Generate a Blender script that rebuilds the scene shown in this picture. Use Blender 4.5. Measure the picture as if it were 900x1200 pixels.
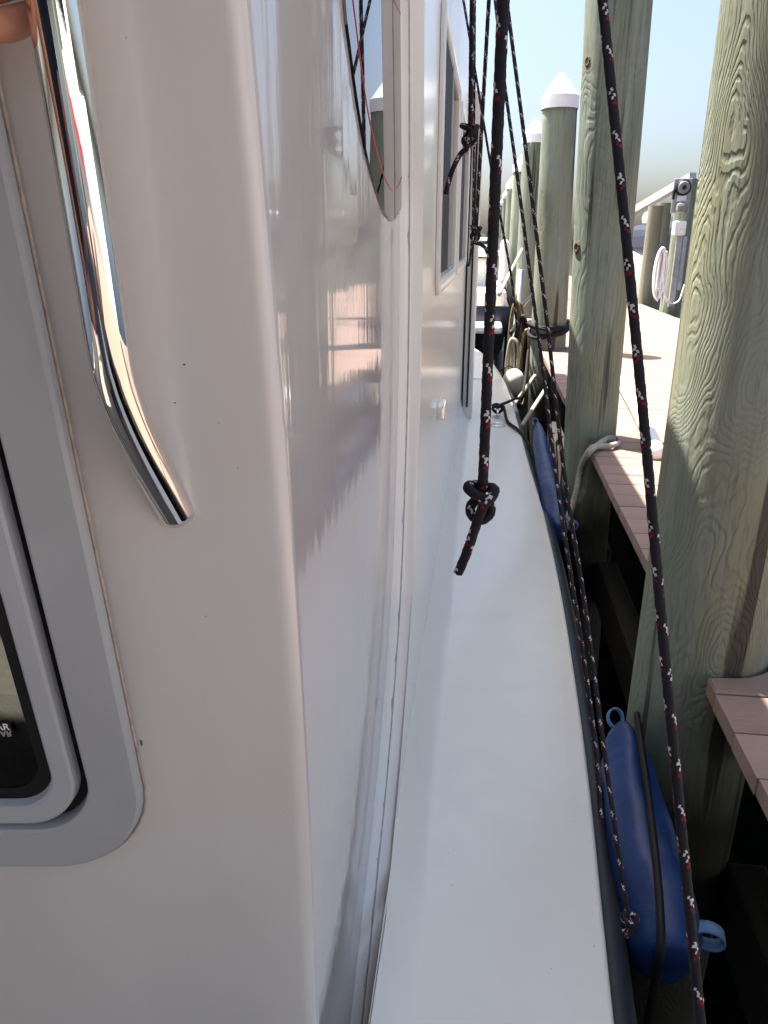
import bpy, bmesh, math, random
from mathutils import Vector, Matrix, noise as mnoise
random.seed(7)
for o in list(bpy.data.objects): bpy.data.objects.remove(o)
SC = bpy.context.scene
COL = SC.collection
R = math.radians

# ------------------------------------------------------------------ camera
CAM = Vector((0, 0, 2.3))
PITCH, YAW, FPX = R(20), R(7.35), 867.0
cam = bpy.data.cameras.new('camera')
cam.sensor_fit = 'VERTICAL'; cam.sensor_height = 24; cam.lens = FPX / 1200 * 24
cam.clip_start = 0.02; cam.clip_end = 3000
camo = bpy.data.objects.new('camera', cam); COL.objects.link(camo)
camo.location = CAM; camo.rotation_euler = (math.pi/2 - PITCH, 0, YAW)
SC.camera = camo

# ------------------------------------------------------------------ light
SUN_EL, SUN_AZ = R(65.5), R(60)          # azimuth: counter-clockwise from +Y
SV = Vector((-math.sin(SUN_AZ)*math.cos(SUN_EL), math.cos(SUN_AZ)*math.cos(SUN_EL), math.sin(SUN_EL)))
w = bpy.data.worlds.new('World'); SC.world = w; w.use_nodes = True
wn = w.node_tree.nodes; wl = w.node_tree.links
sky = wn.new('ShaderNodeTexSky'); sky.sky_type = 'NISHITA'; sky.sun_disc = False
sky.sun_elevation = SUN_EL; sky.sun_rotation = -SUN_AZ
sky.air_density = 1.0; sky.dust_density = 4.4; sky.ozone_density = 2.0
wl.new(sky.outputs[0], wn['Background'].inputs[0]); wn['Background'].inputs[1].default_value = 0.063
sl = bpy.data.lights.new('sun', 'SUN'); sl.energy = 4.3; sl.angle = R(0.53); sl.color = (1, 0.95, 0.87)
so = bpy.data.objects.new('sun', sl); COL.objects.link(so)
so.rotation_euler = (-SV).to_track_quat('-Z', 'Y').to_euler(); so.location = (-4, 4, 12)
vs = SC.view_settings; vs.view_transform = 'Standard'; vs.look = 'None'; vs.exposure = 2.2; vs.gamma = 1

# ------------------------------------------------------------------ pixel -> place
CP, SP, CY, SY = math.cos(PITCH), math.sin(PITCH), math.cos(YAW), math.sin(YAW)
RIGHT = Vector((CY, SY, 0)); FWD = Vector((-SY, CY, 0)); UP = Vector((0, 0, 1))
def ray(x, y):
    r, v = x - 450, y - 600
    f, u = FPX*CP - v*SP, -FPX*SP - v*CP
    return RIGHT*r + FWD*f + UP*u, f
def at(x, y, X=None, Y=None, Z=None, fwd=None, depth=None):
    d, f = ray(x, y)
    if X is not None: t = (X - CAM.x)/d.x
    elif Y is not None: t = (Y - CAM.y)/d.y
    elif Z is not None: t = (Z - CAM.z)/d.z
    elif fwd is not None: t = fwd/f
    else: t = depth/FPX
    return CAM + d*t
DECK, DOCK = 1.1, 1.37

# ------------------------------------------------------------------ materials
def mat(name, col, rough=0.5, metal=0.0, var=0.0, vscale=5.0, bump=0.0, bscale=40.0, stretch=(1,1,1), col2=None, spec=0.5, coat=0.0, detail=4):
    m = bpy.data.materials.new(name); m.use_nodes = True
    n, l = m.node_tree.nodes, m.node_tree.links
    b = n['Principled BSDF']
    b.inputs['Base Color'].default_value = (*col, 1); b.inputs['Roughness'].default_value = rough
    b.inputs['Metallic'].default_value = metal; b.inputs['Specular IOR Level'].default_value = spec
    b.inputs['Coat Weight'].default_value = coat; b.inputs['Coat Roughness'].default_value = 0.05
    if var or bump:
        tc = n.new('ShaderNodeTexCoord'); mp = n.new('ShaderNodeMapping'); mp.inputs['Scale'].default_value = stretch
        l.new(tc.outputs['Object'], mp.inputs[0])
    if var:
        t = n.new('ShaderNodeTexNoise'); t.inputs['Scale'].default_value = vscale; t.inputs['Detail'].default_value = detail
        l.new(mp.outputs[0], t.inputs['Vector'])
        mx = n.new('ShaderNodeMix'); mx.data_type = 'RGBA'
        c2 = col2 or tuple(c*(1-var) for c in col)
        mx.inputs['A'].default_value = (*col, 1); mx.inputs['B'].default_value = (*c2, 1)
        cr = n.new('ShaderNodeMapRange'); cr.inputs[1].default_value = 0.35; cr.inputs[2].default_value = 0.68
        l.new(t.outputs[0], cr.inputs[0]); l.new(cr.outputs[0], mx.inputs['Factor']); l.new(mx.outputs['Result'], b.inputs['Base Color'])
    if bump:
        t2 = n.new('ShaderNodeTexNoise'); t2.inputs['Scale'].default_value = bscale; t2.inputs['Detail'].default_value = detail
        l.new(mp.outputs[0], t2.inputs['Vector'])
        bp = n.new('ShaderNodeBump'); bp.inputs['Strength'].default_value = bump; bp.inputs['Distance'].default_value = 0.01
        l.new(t2.outputs[0], bp.inputs['Height']); l.new(bp.outputs[0], b.inputs['Normal'])
    return m

def wood(name, pale, dark, zoff=0.0, freq=330.0, ringc=0.20, bumpd=0.0034, streak=0.35):
    m = bpy.data.materials.new(name); m.use_nodes = True
    n, l = m.node_tree.nodes, m.node_tree.links
    b = n['Principled BSDF']; b.inputs['Roughness'].default_value = 0.8; b.inputs['Specular IOR Level'].default_value = 0.25
    tc = n.new('ShaderNodeTexCoord')
    def noise(scale, sc=(1,1,1), det=3, off=0.0, rough=0.5):
        mp = n.new('ShaderNodeMapping'); mp.inputs['Scale'].default_value = sc; mp.inputs['Location'].default_value = (off, off*1.7, off + zoff)
        l.new(tc.outputs['Object'], mp.inputs[0])
        t = n.new('ShaderNodeTexNoise'); t.inputs['Scale'].default_value = scale; t.inputs['Detail'].default_value = det
        t.inputs['Roughness'].default_value = rough
        l.new(mp.outputs[0], t.inputs['Vector']); return t.outputs[0]
    def mth(op, a, bb=None):
        x = n.new('ShaderNodeMath'); x.operation = op
        for k, v in enumerate((a, bb)):
            if v is None: continue
            if isinstance(v, (int, float)): x.inputs[k].default_value = v
            else: l.new(v, x.inputs[k])
        return x.outputs[0]
    def rng(v, a, c):
        x = n.new('ShaderNodeMapRange'); x.inputs[1].default_value = a; x.inputs[2].default_value = c; l.new(v, x.inputs[0]); return x.outputs[0]
    # growth rings cut through at a shallow angle: level lines of a long noise
    field = mth('ADD', noise(4.2, (1,1,0.40), 2.5, 0, 0.42), mth('MULTIPLY', noise(30, (1,1,0.3), 3, 3), 0.05))
    rings = mth('SINE', mth('MULTIPLY', field, freq))
    rn = mth('MULTIPLY', rng(rings, -0.2, 1.0), rng(noise(2.6, (1,1,.5), 3, 88), 0.36, 0.56))
    fine = noise(150, (1,1,0.04), 3, 9)
    crack = rng(noise(15, (1,1,0.03), 3, 5), 0.362, 0.32)
    blot = noise(4.5, (1,1,0.5), 4, 21)
    green = noise(3.0, (1,1,0.35), 3, 33)
    def mix(f, a, c):
        x = n.new('ShaderNodeMix'); x.data_type = 'RGBA'; l.new(f, x.inputs['Factor'])
        for k, v in (('A', a), ('B', c)):
            if isinstance(v, tuple): x.inputs[k].default_value = (*v, 1)
            else: l.new(v, x.inputs[k])
        return x.outputs['Result']
    c = mix(rng(green, 0.4, 0.62), pale, tuple(p*q for p, q in zip(pale, (1.05, 0.93, 0.76))))
    c = mix(mth('MULTIPLY', rn, ringc), c, dark)
    c = mix(mth('MULTIPLY', rng(blot, 0.52, 0.72), 0.45), c, dark)
    c = mix(mth('MULTIPLY', rng(fine, 0.5, 0.75), streak), c, tuple(p*0.6 for p in dark))
    c = mix(mth('MULTIPLY', rng(noise(22, (1,1,0.06), 4, 61), 0.55, 0.72), streak*1.2), c, tuple(p*1.35 for p in pale))
    c = mix(mth('MULTIPLY', rng(noise(6, (1,1,0.12), 4, 77), 0.56, 0.72), 0.5), c, (0.17, 0.135, 0.08))
    c = mix(mth('MULTIPLY', crack, 0.85), c, (0.035, 0.032, 0.024))
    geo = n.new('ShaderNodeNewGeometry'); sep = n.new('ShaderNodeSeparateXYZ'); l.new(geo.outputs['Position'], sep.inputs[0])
    gap_shade = rng(mth('ADD', sep.outputs[2], mth('MULTIPLY', noise(9, (1,1,.3), 4, 40), 0.35)), 1.32, 1.08)  # shade of the gap under the dock, painted into the pile's lower colour
    c = mix(mth('MULTIPLY', gap_shade, 0.93), c, (0.014, 0.015, 0.010))
    l.new(c, b.inputs['Base Color'])
    h = mth('SUBTRACT', mth('SUBTRACT', mth('ADD', mth('MULTIPLY', fine, 0.35), mth('MULTIPLY', noise(60, (1,1,.25), 5, 50), 0.5)), mth('MULTIPLY', rn, 0.55)), mth('MULTIPLY', crack, 1.6))
    bp = n.new('ShaderNodeBump'); bp.inputs['Strength'].default_value = 0.9; bp.inputs['Distance'].default_value = bumpd
    l.new(h, bp.inputs['Height']); l.new(bp.outputs[0], b.inputs['Normal'])
    return m

def glass(name, tint, gl=1.0, rough=0.01):
    m = bpy.data.materials.new(name); m.use_nodes = True
    n, l = m.node_tree.nodes, m.node_tree.links
    n.remove(n['Principled BSDF'])
    t = n.new('ShaderNodeBsdfTransparent'); t.inputs[0].default_value = (*tint, 1)
    g = n.new('ShaderNodeBsdfGlossy'); g.inputs['Roughness'].default_value = rough
    fr = n.new('ShaderNodeFresnel'); fr.inputs[0].default_value = 1.5
    mx = n.new('ShaderNodeMixShader'); l.new(fr.outputs[0], mx.inputs[0]); l.new(t.outputs[0], mx.inputs[1]); l.new(g.outputs[0], mx.inputs[2])
    l.new(mx.outputs[0], n['Material Output'].inputs[0]); return m

M = {}
M['gel'] = mat('white_gelcoat', (0.67, 0.635, 0.59), 0.24, var=0.07, vscale=7, stretch=(1,1,0.25), bump=0.02, bscale=7, spec=0.5)
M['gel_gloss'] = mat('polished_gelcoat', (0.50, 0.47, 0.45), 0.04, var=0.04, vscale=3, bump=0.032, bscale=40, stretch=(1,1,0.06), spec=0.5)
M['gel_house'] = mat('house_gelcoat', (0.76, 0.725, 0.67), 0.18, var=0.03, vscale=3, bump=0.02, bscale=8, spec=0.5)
M['deck'] = mat('deck_gelcoat', (0.92, 0.87, 0.76), 0.30, var=0.03, vscale=9, bump=0.04, bscale=180, spec=0.45)
M['frame'] = mat('grey_aluminium_paint', (0.42, 0.43, 0.43), 0.5, var=0.06, vscale=9, bump=0.03, bscale=220)
M['sash'] = mat('grey_sash_paint', (0.45, 0.465, 0.475), 0.45, var=0.05, vscale=9, bump=0.02, bscale=200)
M['black'] = mat('black_rubber', (0.008, 0.008, 0.009), 0.5, spec=0.25)
M['rubber'] = mat('rub_rail_rubber', (0.018, 0.022, 0.03), 0.5, var=0.3, vscale=20)
M['chrome'] = mat('polished_steel', (0.80, 0.79, 0.77), 0.035, 1.0, bump=0.006, bscale=60)
M['hull'] = mat('dark_hull_paint', (0.012, 0.016, 0.03), 0.2)
M['sole'] = mat('cockpit_sole', (0.26, 0.235, 0.21), 0.6, var=0.4, vscale=6, stretch=(8,1,1))
M['caulk'] = mat('caulk', (0.40, 0.385, 0.39), 0.7, var=0.3, vscale=60)
M['sealant'] = mat('aged_sealant', (0.48, 0.40, 0.31), 0.6, var=0.35, vscale=90)
M['rust'] = mat('rust_stain', (0.20, 0.12, 0.06), 0.8, var=0.4, vscale=200)
M['tint'] = glass('tinted_glass', (0.075, 0.08, 0.08))
M['dark_glass'] = mat('smoked_glass', (0.012, 0.014, 0.016), 0.012, spec=0.7)
M['screen'] = mat('insect_screen', (0.02, 0.022, 0.024), 0.6, spec=0.2)
M['pane'] = glass('window_glass', (0.22, 0.25, 0.26))
M['red'] = mat('plain_red', (0.55, 0.03, 0.03), 0.35)
M['white'] = mat('white_plastic', (0.82, 0.82, 0.82), 0.4, var=0.05)
M['cap'] = mat('white_pile_cap_plastic', (0.84, 0.84, 0.84), 0.45, var=0.05, vscale=10)
M['ropeblack'] = mat('rope_black', (0.011, 0.010, 0.013), 0.75, spec=0.25)
M['ropewhite'] = mat('rope_white', (0.55, 0.50, 0.47), 0.8, spec=0.2)
M['ropered'] = mat('rope_red', (0.20, 0.008, 0.014), 0.8, spec=0.2)
M['blue'] = mat('blue_vinyl', (0.010, 0.042, 0.165), 0.46, var=0.45, vscale=11, bump=0.55, bscale=16)
M['web'] = mat('light_blue_webbing', (0.12, 0.24, 0.46), 0.75, var=0.2, vscale=60, bump=0.3, bscale=300)
M['plank'] = mat('composite_board', (0.27, 0.185, 0.145), 0.75, var=0.16, vscale=3, bump=0.25, bscale=30, stretch=(0.3, 4, 4), spec=0.3)
M['plank2'] = mat('composite_board_pale', (0.29, 0.202, 0.16), 0.75, var=0.18, vscale=3, bump=0.25, bscale=30, stretch=(0.3, 4, 4), spec=0.3)
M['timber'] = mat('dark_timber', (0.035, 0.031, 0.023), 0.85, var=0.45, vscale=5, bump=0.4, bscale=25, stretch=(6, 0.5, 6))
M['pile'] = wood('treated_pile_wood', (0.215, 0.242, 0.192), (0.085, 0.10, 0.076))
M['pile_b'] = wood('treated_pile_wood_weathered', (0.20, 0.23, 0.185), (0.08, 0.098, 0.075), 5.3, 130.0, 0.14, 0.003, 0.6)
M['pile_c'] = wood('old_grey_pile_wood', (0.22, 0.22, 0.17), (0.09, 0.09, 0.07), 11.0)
M['knot'] = mat('wood_knot', (0.12, 0.07, 0.035), 0.85, var=0.6, vscale=60, bump=0.6, bscale=90)
M['dockline'] = mat('weathered_rope', (0.38, 0.36, 0.30), 0.85, var=0.35, vscale=90, bump=0.5, bscale=160)
M['tan'] = mat('tan_rope', (0.24, 0.18, 0.09), 0.9, var=0.5, vscale=70)
M['hose'] = mat('white_hose', (0.80, 0.79, 0.76), 0.45, var=0.08, vscale=20)
M['galv'] = mat('galvanised_steel', (0.38, 0.39, 0.39), 0.45, 0.6, var=0.25, vscale=14)
M['meter'] = mat('meter_grey', (0.23, 0.23, 0.22), 0.5, var=0.3, vscale=25)
M['cream'] = mat('cream_fibreglass', (0.72, 0.66, 0.56), 0.35, var=0.05)
M['navy'] = mat('navy_canvas', (0.010, 0.016, 0.040), 0.8, var=0.3, vscale=4)
M['skin'] = mat('skin', (0.56, 0.27, 0.17), 0.5, var=0.25, vscale=30, col2=(0.47, 0.19, 0.11), bump=0.12, bscale=180)
M['skin'].node_tree.nodes['Principled BSDF'].inputs['Subsurface Weight'].default_value = 0.15
M['skin'].node_tree.nodes['Principled BSDF'].inputs['Subsurface Radius'].default_value = (0.012, 0.004, 0.002)
M['shirt'] = mat('shirt_cotton', (0.12, 0.13, 0.16), 0.9, var=0.2)
M['cushion'] = mat('cream_cushion', (0.50, 0.46, 0.38), 0.85, var=0.15, vscale=60, bump=0.3, bscale=400)
M['inside'] = mat('cabin_interior', (0.09, 0.08, 0.07), 0.7, var=0.2)
M['leaf'] = mat('far_foliage', (0.045, 0.07, 0.035), 0.9, var=0.5, vscale=0.8)
M['water'] = mat('harbour_water', (0.004, 0.006, 0.005), 0.04, bump=0.35, bscale=5, spec=0.5)
M['bed'] = mat('harbour_bed', (0.03, 0.028, 0.02), 0.9)

def specks(m, scale, thr, col):
    n, l = m.node_tree.nodes, m.node_tree.links; b = n['Principled BSDF']
    src = b.inputs['Base Color'].links[0].from_socket
    tc = n.new('ShaderNodeTexCoord'); vo = n.new('ShaderNodeTexVoronoi'); vo.inputs['Scale'].default_value = scale
    l.new(tc.outputs['Object'], vo.inputs['Vector'])
    no = n.new('ShaderNodeTexNoise'); no.inputs['Scale'].default_value = scale*.6; l.new(tc.outputs['Object'], no.inputs['Vector'])
    a = n.new('ShaderNodeMath'); a.operation = 'LESS_THAN'; a.inputs[1].default_value = thr; l.new(vo.outputs['Distance'], a.inputs[0])
    c = n.new('ShaderNodeMath'); c.operation = 'GREATER_THAN'; c.inputs[1].default_value = 0.60; l.new(no.outputs[0], c.inputs[0])
    d = n.new('ShaderNodeMath'); d.operation = 'MULTIPLY'; l.new(a.outputs[0], d.inputs[0]); l.new(c.outputs[0], d.inputs[1])
    e = n.new('ShaderNodeMath'); e.operation = 'MULTIPLY'; e.inputs[1].default_value = 0.55; l.new(d.outputs[0], e.inputs[0])
    mx = n.new('ShaderNodeMix'); mx.data_type = 'RGBA'; mx.inputs['B'].default_value = (*col, 1)
    l.new(e.outputs[0], mx.inputs['Factor']); l.new(src, mx.inputs['A']); l.new(mx.outputs['Result'], b.inputs['Base Color'])
specks(M['deck'], 42, 0.060, (0.22, 0.19, 0.15)); specks(M['gel'], 60, 0.045, (0.25, 0.20, 0.15)); specks(M['gel_gloss'], 40, 0.05, (0.2, 0.17, 0.14))

# ------------------------------------------------------------------ mesh helpers
def link(name, me, m=None, parent=None, smooth=False, loc=None):
    o = bpy.data.objects.new(name, me); COL.objects.link(o)
    if m is not None and me is not None:
        for k in (m if isinstance(m, (list, tuple)) else [m]): me.materials.append(k)
    if smooth:
        for p in me.polygons: p.use_smooth = True
    if parent: o.parent = parent
    if loc is not None: o.location = loc
    return o
def pyd(name, v, f, m, parent=None, smooth=False, loc=None):
    me = bpy.data.meshes.new(name); me.from_pydata([tuple(x) for x in v], [], f); me.update()
    return link(name, me, m, parent, smooth, loc)
def tag(o, label=None, cat=None, group=None, kind=None):
    if label: o['label'] = label
    if cat: o['category'] = cat
    if group: o['group'] = group
    if kind: o['kind'] = kind
    return o
def empty(name, loc, label=None, cat=None, group=None):
    o = bpy.data.objects.new(name, None); COL.objects.link(o); o.location = loc; o.empty_display_size = 0.1
    return tag(o, label, cat, group)
def keep(o):      # parent set after world-space mesh: undo the parent's offset
    o.matrix_parent_inverse = Matrix.Translation(o.parent.location).inverted(); return o
def boxv(lo, hi):
    x0, y0, z0 = lo; x1, y1, z1 = hi
    v = [(x0,y0,z0),(x1,y0,z0),(x1,y1,z0),(x0,y1,z0),(x0,y0,z1),(x1,y0,z1),(x1,y1,z1),(x0,y1,z1)]
    return v, [(0,3,2,1),(4,5,6,7),(0,1,5,4),(1,2,6,5),(2,3,7,6),(3,0,4,7)]
def bev(o, wd, seg=2):
    b = o.modifiers.new('bevel', 'BEVEL'); b.width = wd; b.segments = seg; b.limit_method = 'ANGLE'; b.angle_limit = R(35)
    return o
def box(name, lo, hi, m, parent=None, bevel=0.004):
    v, f = boxv(lo, hi); o = pyd(name, v, f, m, parent)
    if parent: keep(o)
    if bevel: bev(o, bevel)
    return o
def catmull(P, step):
    P = [Vector(p) for p in P]; out = []
    Q = [P[0]*2 - P[1]] + P + [P[-1]*2 - P[-2]]
    for i in range(1, len(Q)-2):
        a, b, c, d = Q[i-1:i+3]; n = max(2, int((c-b).length/step))
        for k in range(n):
            t = k/n
            out.append(0.5*((2*b) + (c-a)*t + (2*a-5*b+4*c-d)*t*t + (3*b-a-3*c+d)*t**3))
    out.append(P[-1]); 
    # even spacing
    res = [out[0]]; acc = 0.0
    for i in range(1, len(out)):
        seg = out[i] - out[i-1]; L = seg.length
        if L < 1e-9: continue
        pos = step - acc
        while pos <= L:
            res.append(out[i-1] + seg*(pos/L)); pos += step
        acc = L - (pos - step)
    if (res[-1] - out[-1]).length > step*0.3: res.append(out[-1])
    return res
def frames(P):
    T = [(P[min(i+1, len(P)-1)] - P[max(i-1, 0)]).normalized() for i in range(len(P))]
    a = Vector((0, -1, 0)); a = a - T[0]*a.dot(T[0])
    if a.length < 0.1: a = Vector((1, 0, 0)) - T[0]*T[0].x
    N = [a.normalized()]
    for i in range(1, len(P)):
        v = N[-1] - T[i]*N[-1].dot(T[i]); N.append(v.normalized())
    return T, N
def tube(P, r, n=12, cap=True):
    P = [Vector(p) for p in P]; T, N = frames(P); v = []; f = []
    for i, p in enumerate(P):
        B = T[i].cross(N[i]); rr = r(i/(len(P)-1)) if callable(r) else r
        for j in range(n):
            a = 2*math.pi*j/n; v.append(p + (N[i]*math.cos(a) + B*math.sin(a))*rr)
    for i in range(len(P)-1):
        for j in range(n):
            f.append((i*n+j, i*n+(j+1) % n, (i+1)*n+(j+1) % n, (i+1)*n+j))
    if cap: f.append(tuple(reversed(range(n)))); f.append(tuple((len(P)-1)*n+j for j in range(n)))
    return v, f
def tubo(name, P, r, m, parent=None, n=12, step=None):
    if step: P = catmull(P, step)
    v, f = tube(P, r, n); o = pyd(name, v, f, m, parent, smooth=True)
    if parent: keep(o)
    return o
def rope(name, P, r, label, group=None, cat='rope', parent=None, phase=0, n=14, colours=True):
    """Braided line: every pick of the braid is a face; white and red tracers run through the black cover."""
    P = catmull(P, 0.58*r); T, N = frames(P); rnd = random.Random(label); v = []; f = []; mi = []
    for i, p in enumerate(P):
        B = T[i].cross(N[i])
        for j in range(n):
            a = 2*math.pi*(j + 0.5*(i % 2))/n
            v.append(p + (N[i]*math.cos(a) + B*math.sin(a))*r*(1 + 0.05*math.sin(i*2.1+j*2.5)))
    Pd = 15; skip = {}
    for i in range(len(P)-1):
        for j in range(n):
            s = i % 2
            if s == 0: q = (i*n+j, i*n+(j+1) % n, (i+1)*n+j, (i+1)*n+(j-1) % n)
            else: q = (i*n+j, i*n+(j+1) % n, (i+1)*n+(j+1) % n, (i+1)*n+j) if False else (i*n+j, i*n+(j+1) % n, (i+1)*n+(j+2) % n, (i+1)*n+(j+1) % n)
            f.append(q)
            k = 0
            drift = (i//(Pd*4) + phase)
            for a, off in ((0, 0), (4, 4), (9, 9)):
                ii = (i + off) % Pd; jj = (j - a - drift) % n; kk = ((i+off)//Pd, a)
                if kk not in skip: skip[kk] = rnd.random()
                if skip[kk] < 0.03: continue
                if (jj == 0 and ii in (2, 3)) or (jj == 1 and ii in (0, 1)) or (jj == 0 and ii == 1 and skip[kk] < .6): k = 1
                elif (jj == 0 and ii in (4, 5)) or (jj == n-1 and ii == 5 and skip[kk] > .5): k = 2
            mi.append(k if colours else 0)
    f.append(tuple(reversed(range(n)))); f.append(tuple((len(P)-1)*n+j for j in range(n))); mi += [0, 0]
    o = pyd(name, v, f, [M['ropeblack'], M['ropewhite'], M['ropered']], parent, smooth=True)
    o.data.polygons.foreach_set('material_index', mi)
    if parent: keep(o)
    if label: tag(o, label, cat, group)
    return o
def lerp(a, b, t): return a + (b-a)*t
def interp(tab, x):
    if x <= tab[0][0]: return tab[0][1]
    for (a, b), (c, d) in zip(tab, tab[1:]):
        if x <= c: return b + (d-b)*(x-a)/(c-a)
    return tab[-1][1]

# ------------------------------------------------------------------ setting: water, bed, far shore
water = pyd('water', [(-600,-300,0),(600,-300,0),(600,1500,0),(-600,1500,0)], [(0,1,2,3)], M['water']); tag(water, kind='structure')
bed = pyd('harbour_bed', [(-600,-300,-2.5),(600,-300,-2.5),(600,1500,-2.5),(-600,1500,-2.5)], [(0,1,2,3)], M['bed']); tag(bed, kind='structure')
v = []; f = []
N_ = 160
for i in range(N_+1):
    x = -300 + 600*i/N_
    h = 5.2 + 2.2*math.sin(i*0.9) + 1.6*math.sin(i*2.3+1) + random.random()*1.8
    v += [(x, 560, -1), (x, 562+random.random()*6, h), (x, 620, 2)]
for i in range(N_):
    a = i*3; f += [(a, a+3, a+4, a+1), (a+1, a+4, a+5, a+2)]
tag(pyd('far_shore', v, f, M['leaf']), kind='structure')

# ------------------------------------------------------------------ dock
EDGE, DOCKW = 0.545, 2.55
PILES = [  # x, y, r at the dock, r at the top, top z, lean(x,y), capped
    (0.575, 1.70, 0.152, 0.168, 5.4, (0.0, 0.0), False, 'pile'),
    (0.570, 3.78, 0.126, 0.150, 5.6, (-0.060, 0.0), False, 'pile_b'),
    (0.625, 7.20, 0.160, 0.143, 3.46, (-0.05, 0), True, 'pile'),
    (0.545, 10.3, 0.135, 0.140, 3.55, (0, 0), True, 'pile_b'),
    (0.56, 14.3, 0.135, 0.14, 3.55, (0, 0), True, 'pile'),
    (0.575, -1.5, 0.15, 0.16, 4.6, (0, 0), False, 'pile_b'),
    (0.56, 18.6, 0.135, 0.14, 3.55, (0, 0), True, 'pile_b'),
    (0.56, 22.6, 0.135, 0.14, 3.55, (0, 0), True, 'pile'),
    (0.56, 26.8, 0.135, 0.14, 3.55, (0, 0), True, 'pile_b'),
    (0.56, 31.0, 0.135, 0.14, 3.55, (0, 0), True, 'pile'),
]
dockv, dockf = [], []
def addbox(lo, hi):
    v, f = boxv(lo, hi); k = len(dockv); dockv.extend(v); dockf.extend([tuple(a+k for a in q) for q in f])
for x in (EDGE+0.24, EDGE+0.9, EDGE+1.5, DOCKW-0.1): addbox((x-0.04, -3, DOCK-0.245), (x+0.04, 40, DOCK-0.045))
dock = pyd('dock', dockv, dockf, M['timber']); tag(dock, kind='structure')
PW = 0.1385
def plank_mesh(x0, x1, wd, cut=None):
    """board from its end x0 to x1; cut = (cx, cy, r) leaves out the pile's round"""
    bm = bmesh.new(); t = 0.042; c = 0.004
    n = 1 if not cut else 22
    ys = [-wd/2 + 0.0022 + (wd-0.0044)*i/n for i in range(n+1)]
    def xs(y):
        if not cut: return x0
        cx, cy, r = cut
        if abs(y-cy) < r: return max(x0, cx + math.sqrt(r*r-(y-cy)**2))
        return x0
    rows = []
    for i, y in enumerate(ys):
        e = xs(y); edge = (i == 0 or i == n)
        zt = DOCK - (c if edge else 0)
        rows.append([bm.verts.new((e, y, DOCK-t)), bm.verts.new((e, y, DOCK-c)), bm.verts.new((e+c, y, zt)), bm.verts.new((x1, y, zt)), bm.verts.new((x1, y, DOCK-t))])
    if not cut:   # add arris rows
        pass
    for a, b in zip(rows, rows[1:]):
        for k in range(4): bm.faces.new((a[k], a[k+1], b[k+1], b[k]))
    bm.faces.new(rows[0][::-1]); bm.faces.new(rows[-1])
    bmesh.ops.recalc_face_normals(bm, faces=bm.faces)
    me = bpy.data.meshes.new('plank'); bm.to_mesh(me); bm.free(); return me
shared = [plank_mesh(EDGE, DOCKW, PW), plank_mesh(EDGE, DOCKW, PW)]
shared[0].materials.append(M['plank']); shared[1].materials.append(M['plank2'])
y = 0.30; k = 0
while y < 13.2:
    cut = None
    for p in PILES:
        if abs(p[1]-y) < p[2] + PW/2 + 0.01: cut = (p[0], p[1]-y, p[2]+0.012)
    me = shared[k % 2 if random.random() < 0.75 else (k+1) % 2]
    if cut:
        me = plank_mesh(EDGE, DOCKW, PW, cut); me.materials.append(M['plank'])
    o = bpy.data.objects.new('plank', me); COL.objects.link(o); o.parent = dock
    o.location = (random.uniform(-0.0015, 0.0015), y, random.uniform(-0.001, 0.001)); y += PW; k += 1
far_v, far_f = [], []
while y < 40:
    v, f = boxv((EDGE, y-PW/2+0.002, DOCK-0.042), (DOCKW, y+PW/2-0.002, DOCK)); q = len(far_v)
    far_v += v; far_f += [tuple(a+q for a in z) for z in f]; y += PW
o = pyd('far_planks', far_v, far_f, M['plank'], dock); tag(o, kind='stuff')
near_v, near_f = [], []
y = 0.30 - PW
while y > -3:
    v, f = boxv((EDGE, y-PW/2+0.002, DOCK-0.042), (DOCKW, y+PW/2-0.002, DOCK)); q = len(near_v)
    near_v += v; near_f += [tuple(a+q for a in z) for z in f]; y -= PW
o = pyd('rear_planks', near_v, near_f, M['plank'], dock); tag(o, kind='stuff')
# low stringer timbers between the piles, under the dock edge
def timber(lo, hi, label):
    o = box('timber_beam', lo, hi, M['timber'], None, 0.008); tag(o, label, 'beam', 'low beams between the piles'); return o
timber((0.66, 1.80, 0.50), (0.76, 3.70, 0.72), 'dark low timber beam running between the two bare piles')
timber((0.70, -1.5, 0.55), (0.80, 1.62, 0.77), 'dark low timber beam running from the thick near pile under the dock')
timber((0.66, 3.87, 0.50), (0.76, 7.10, 0.72), 'dark low timber beam running towards the capped piles')

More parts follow.
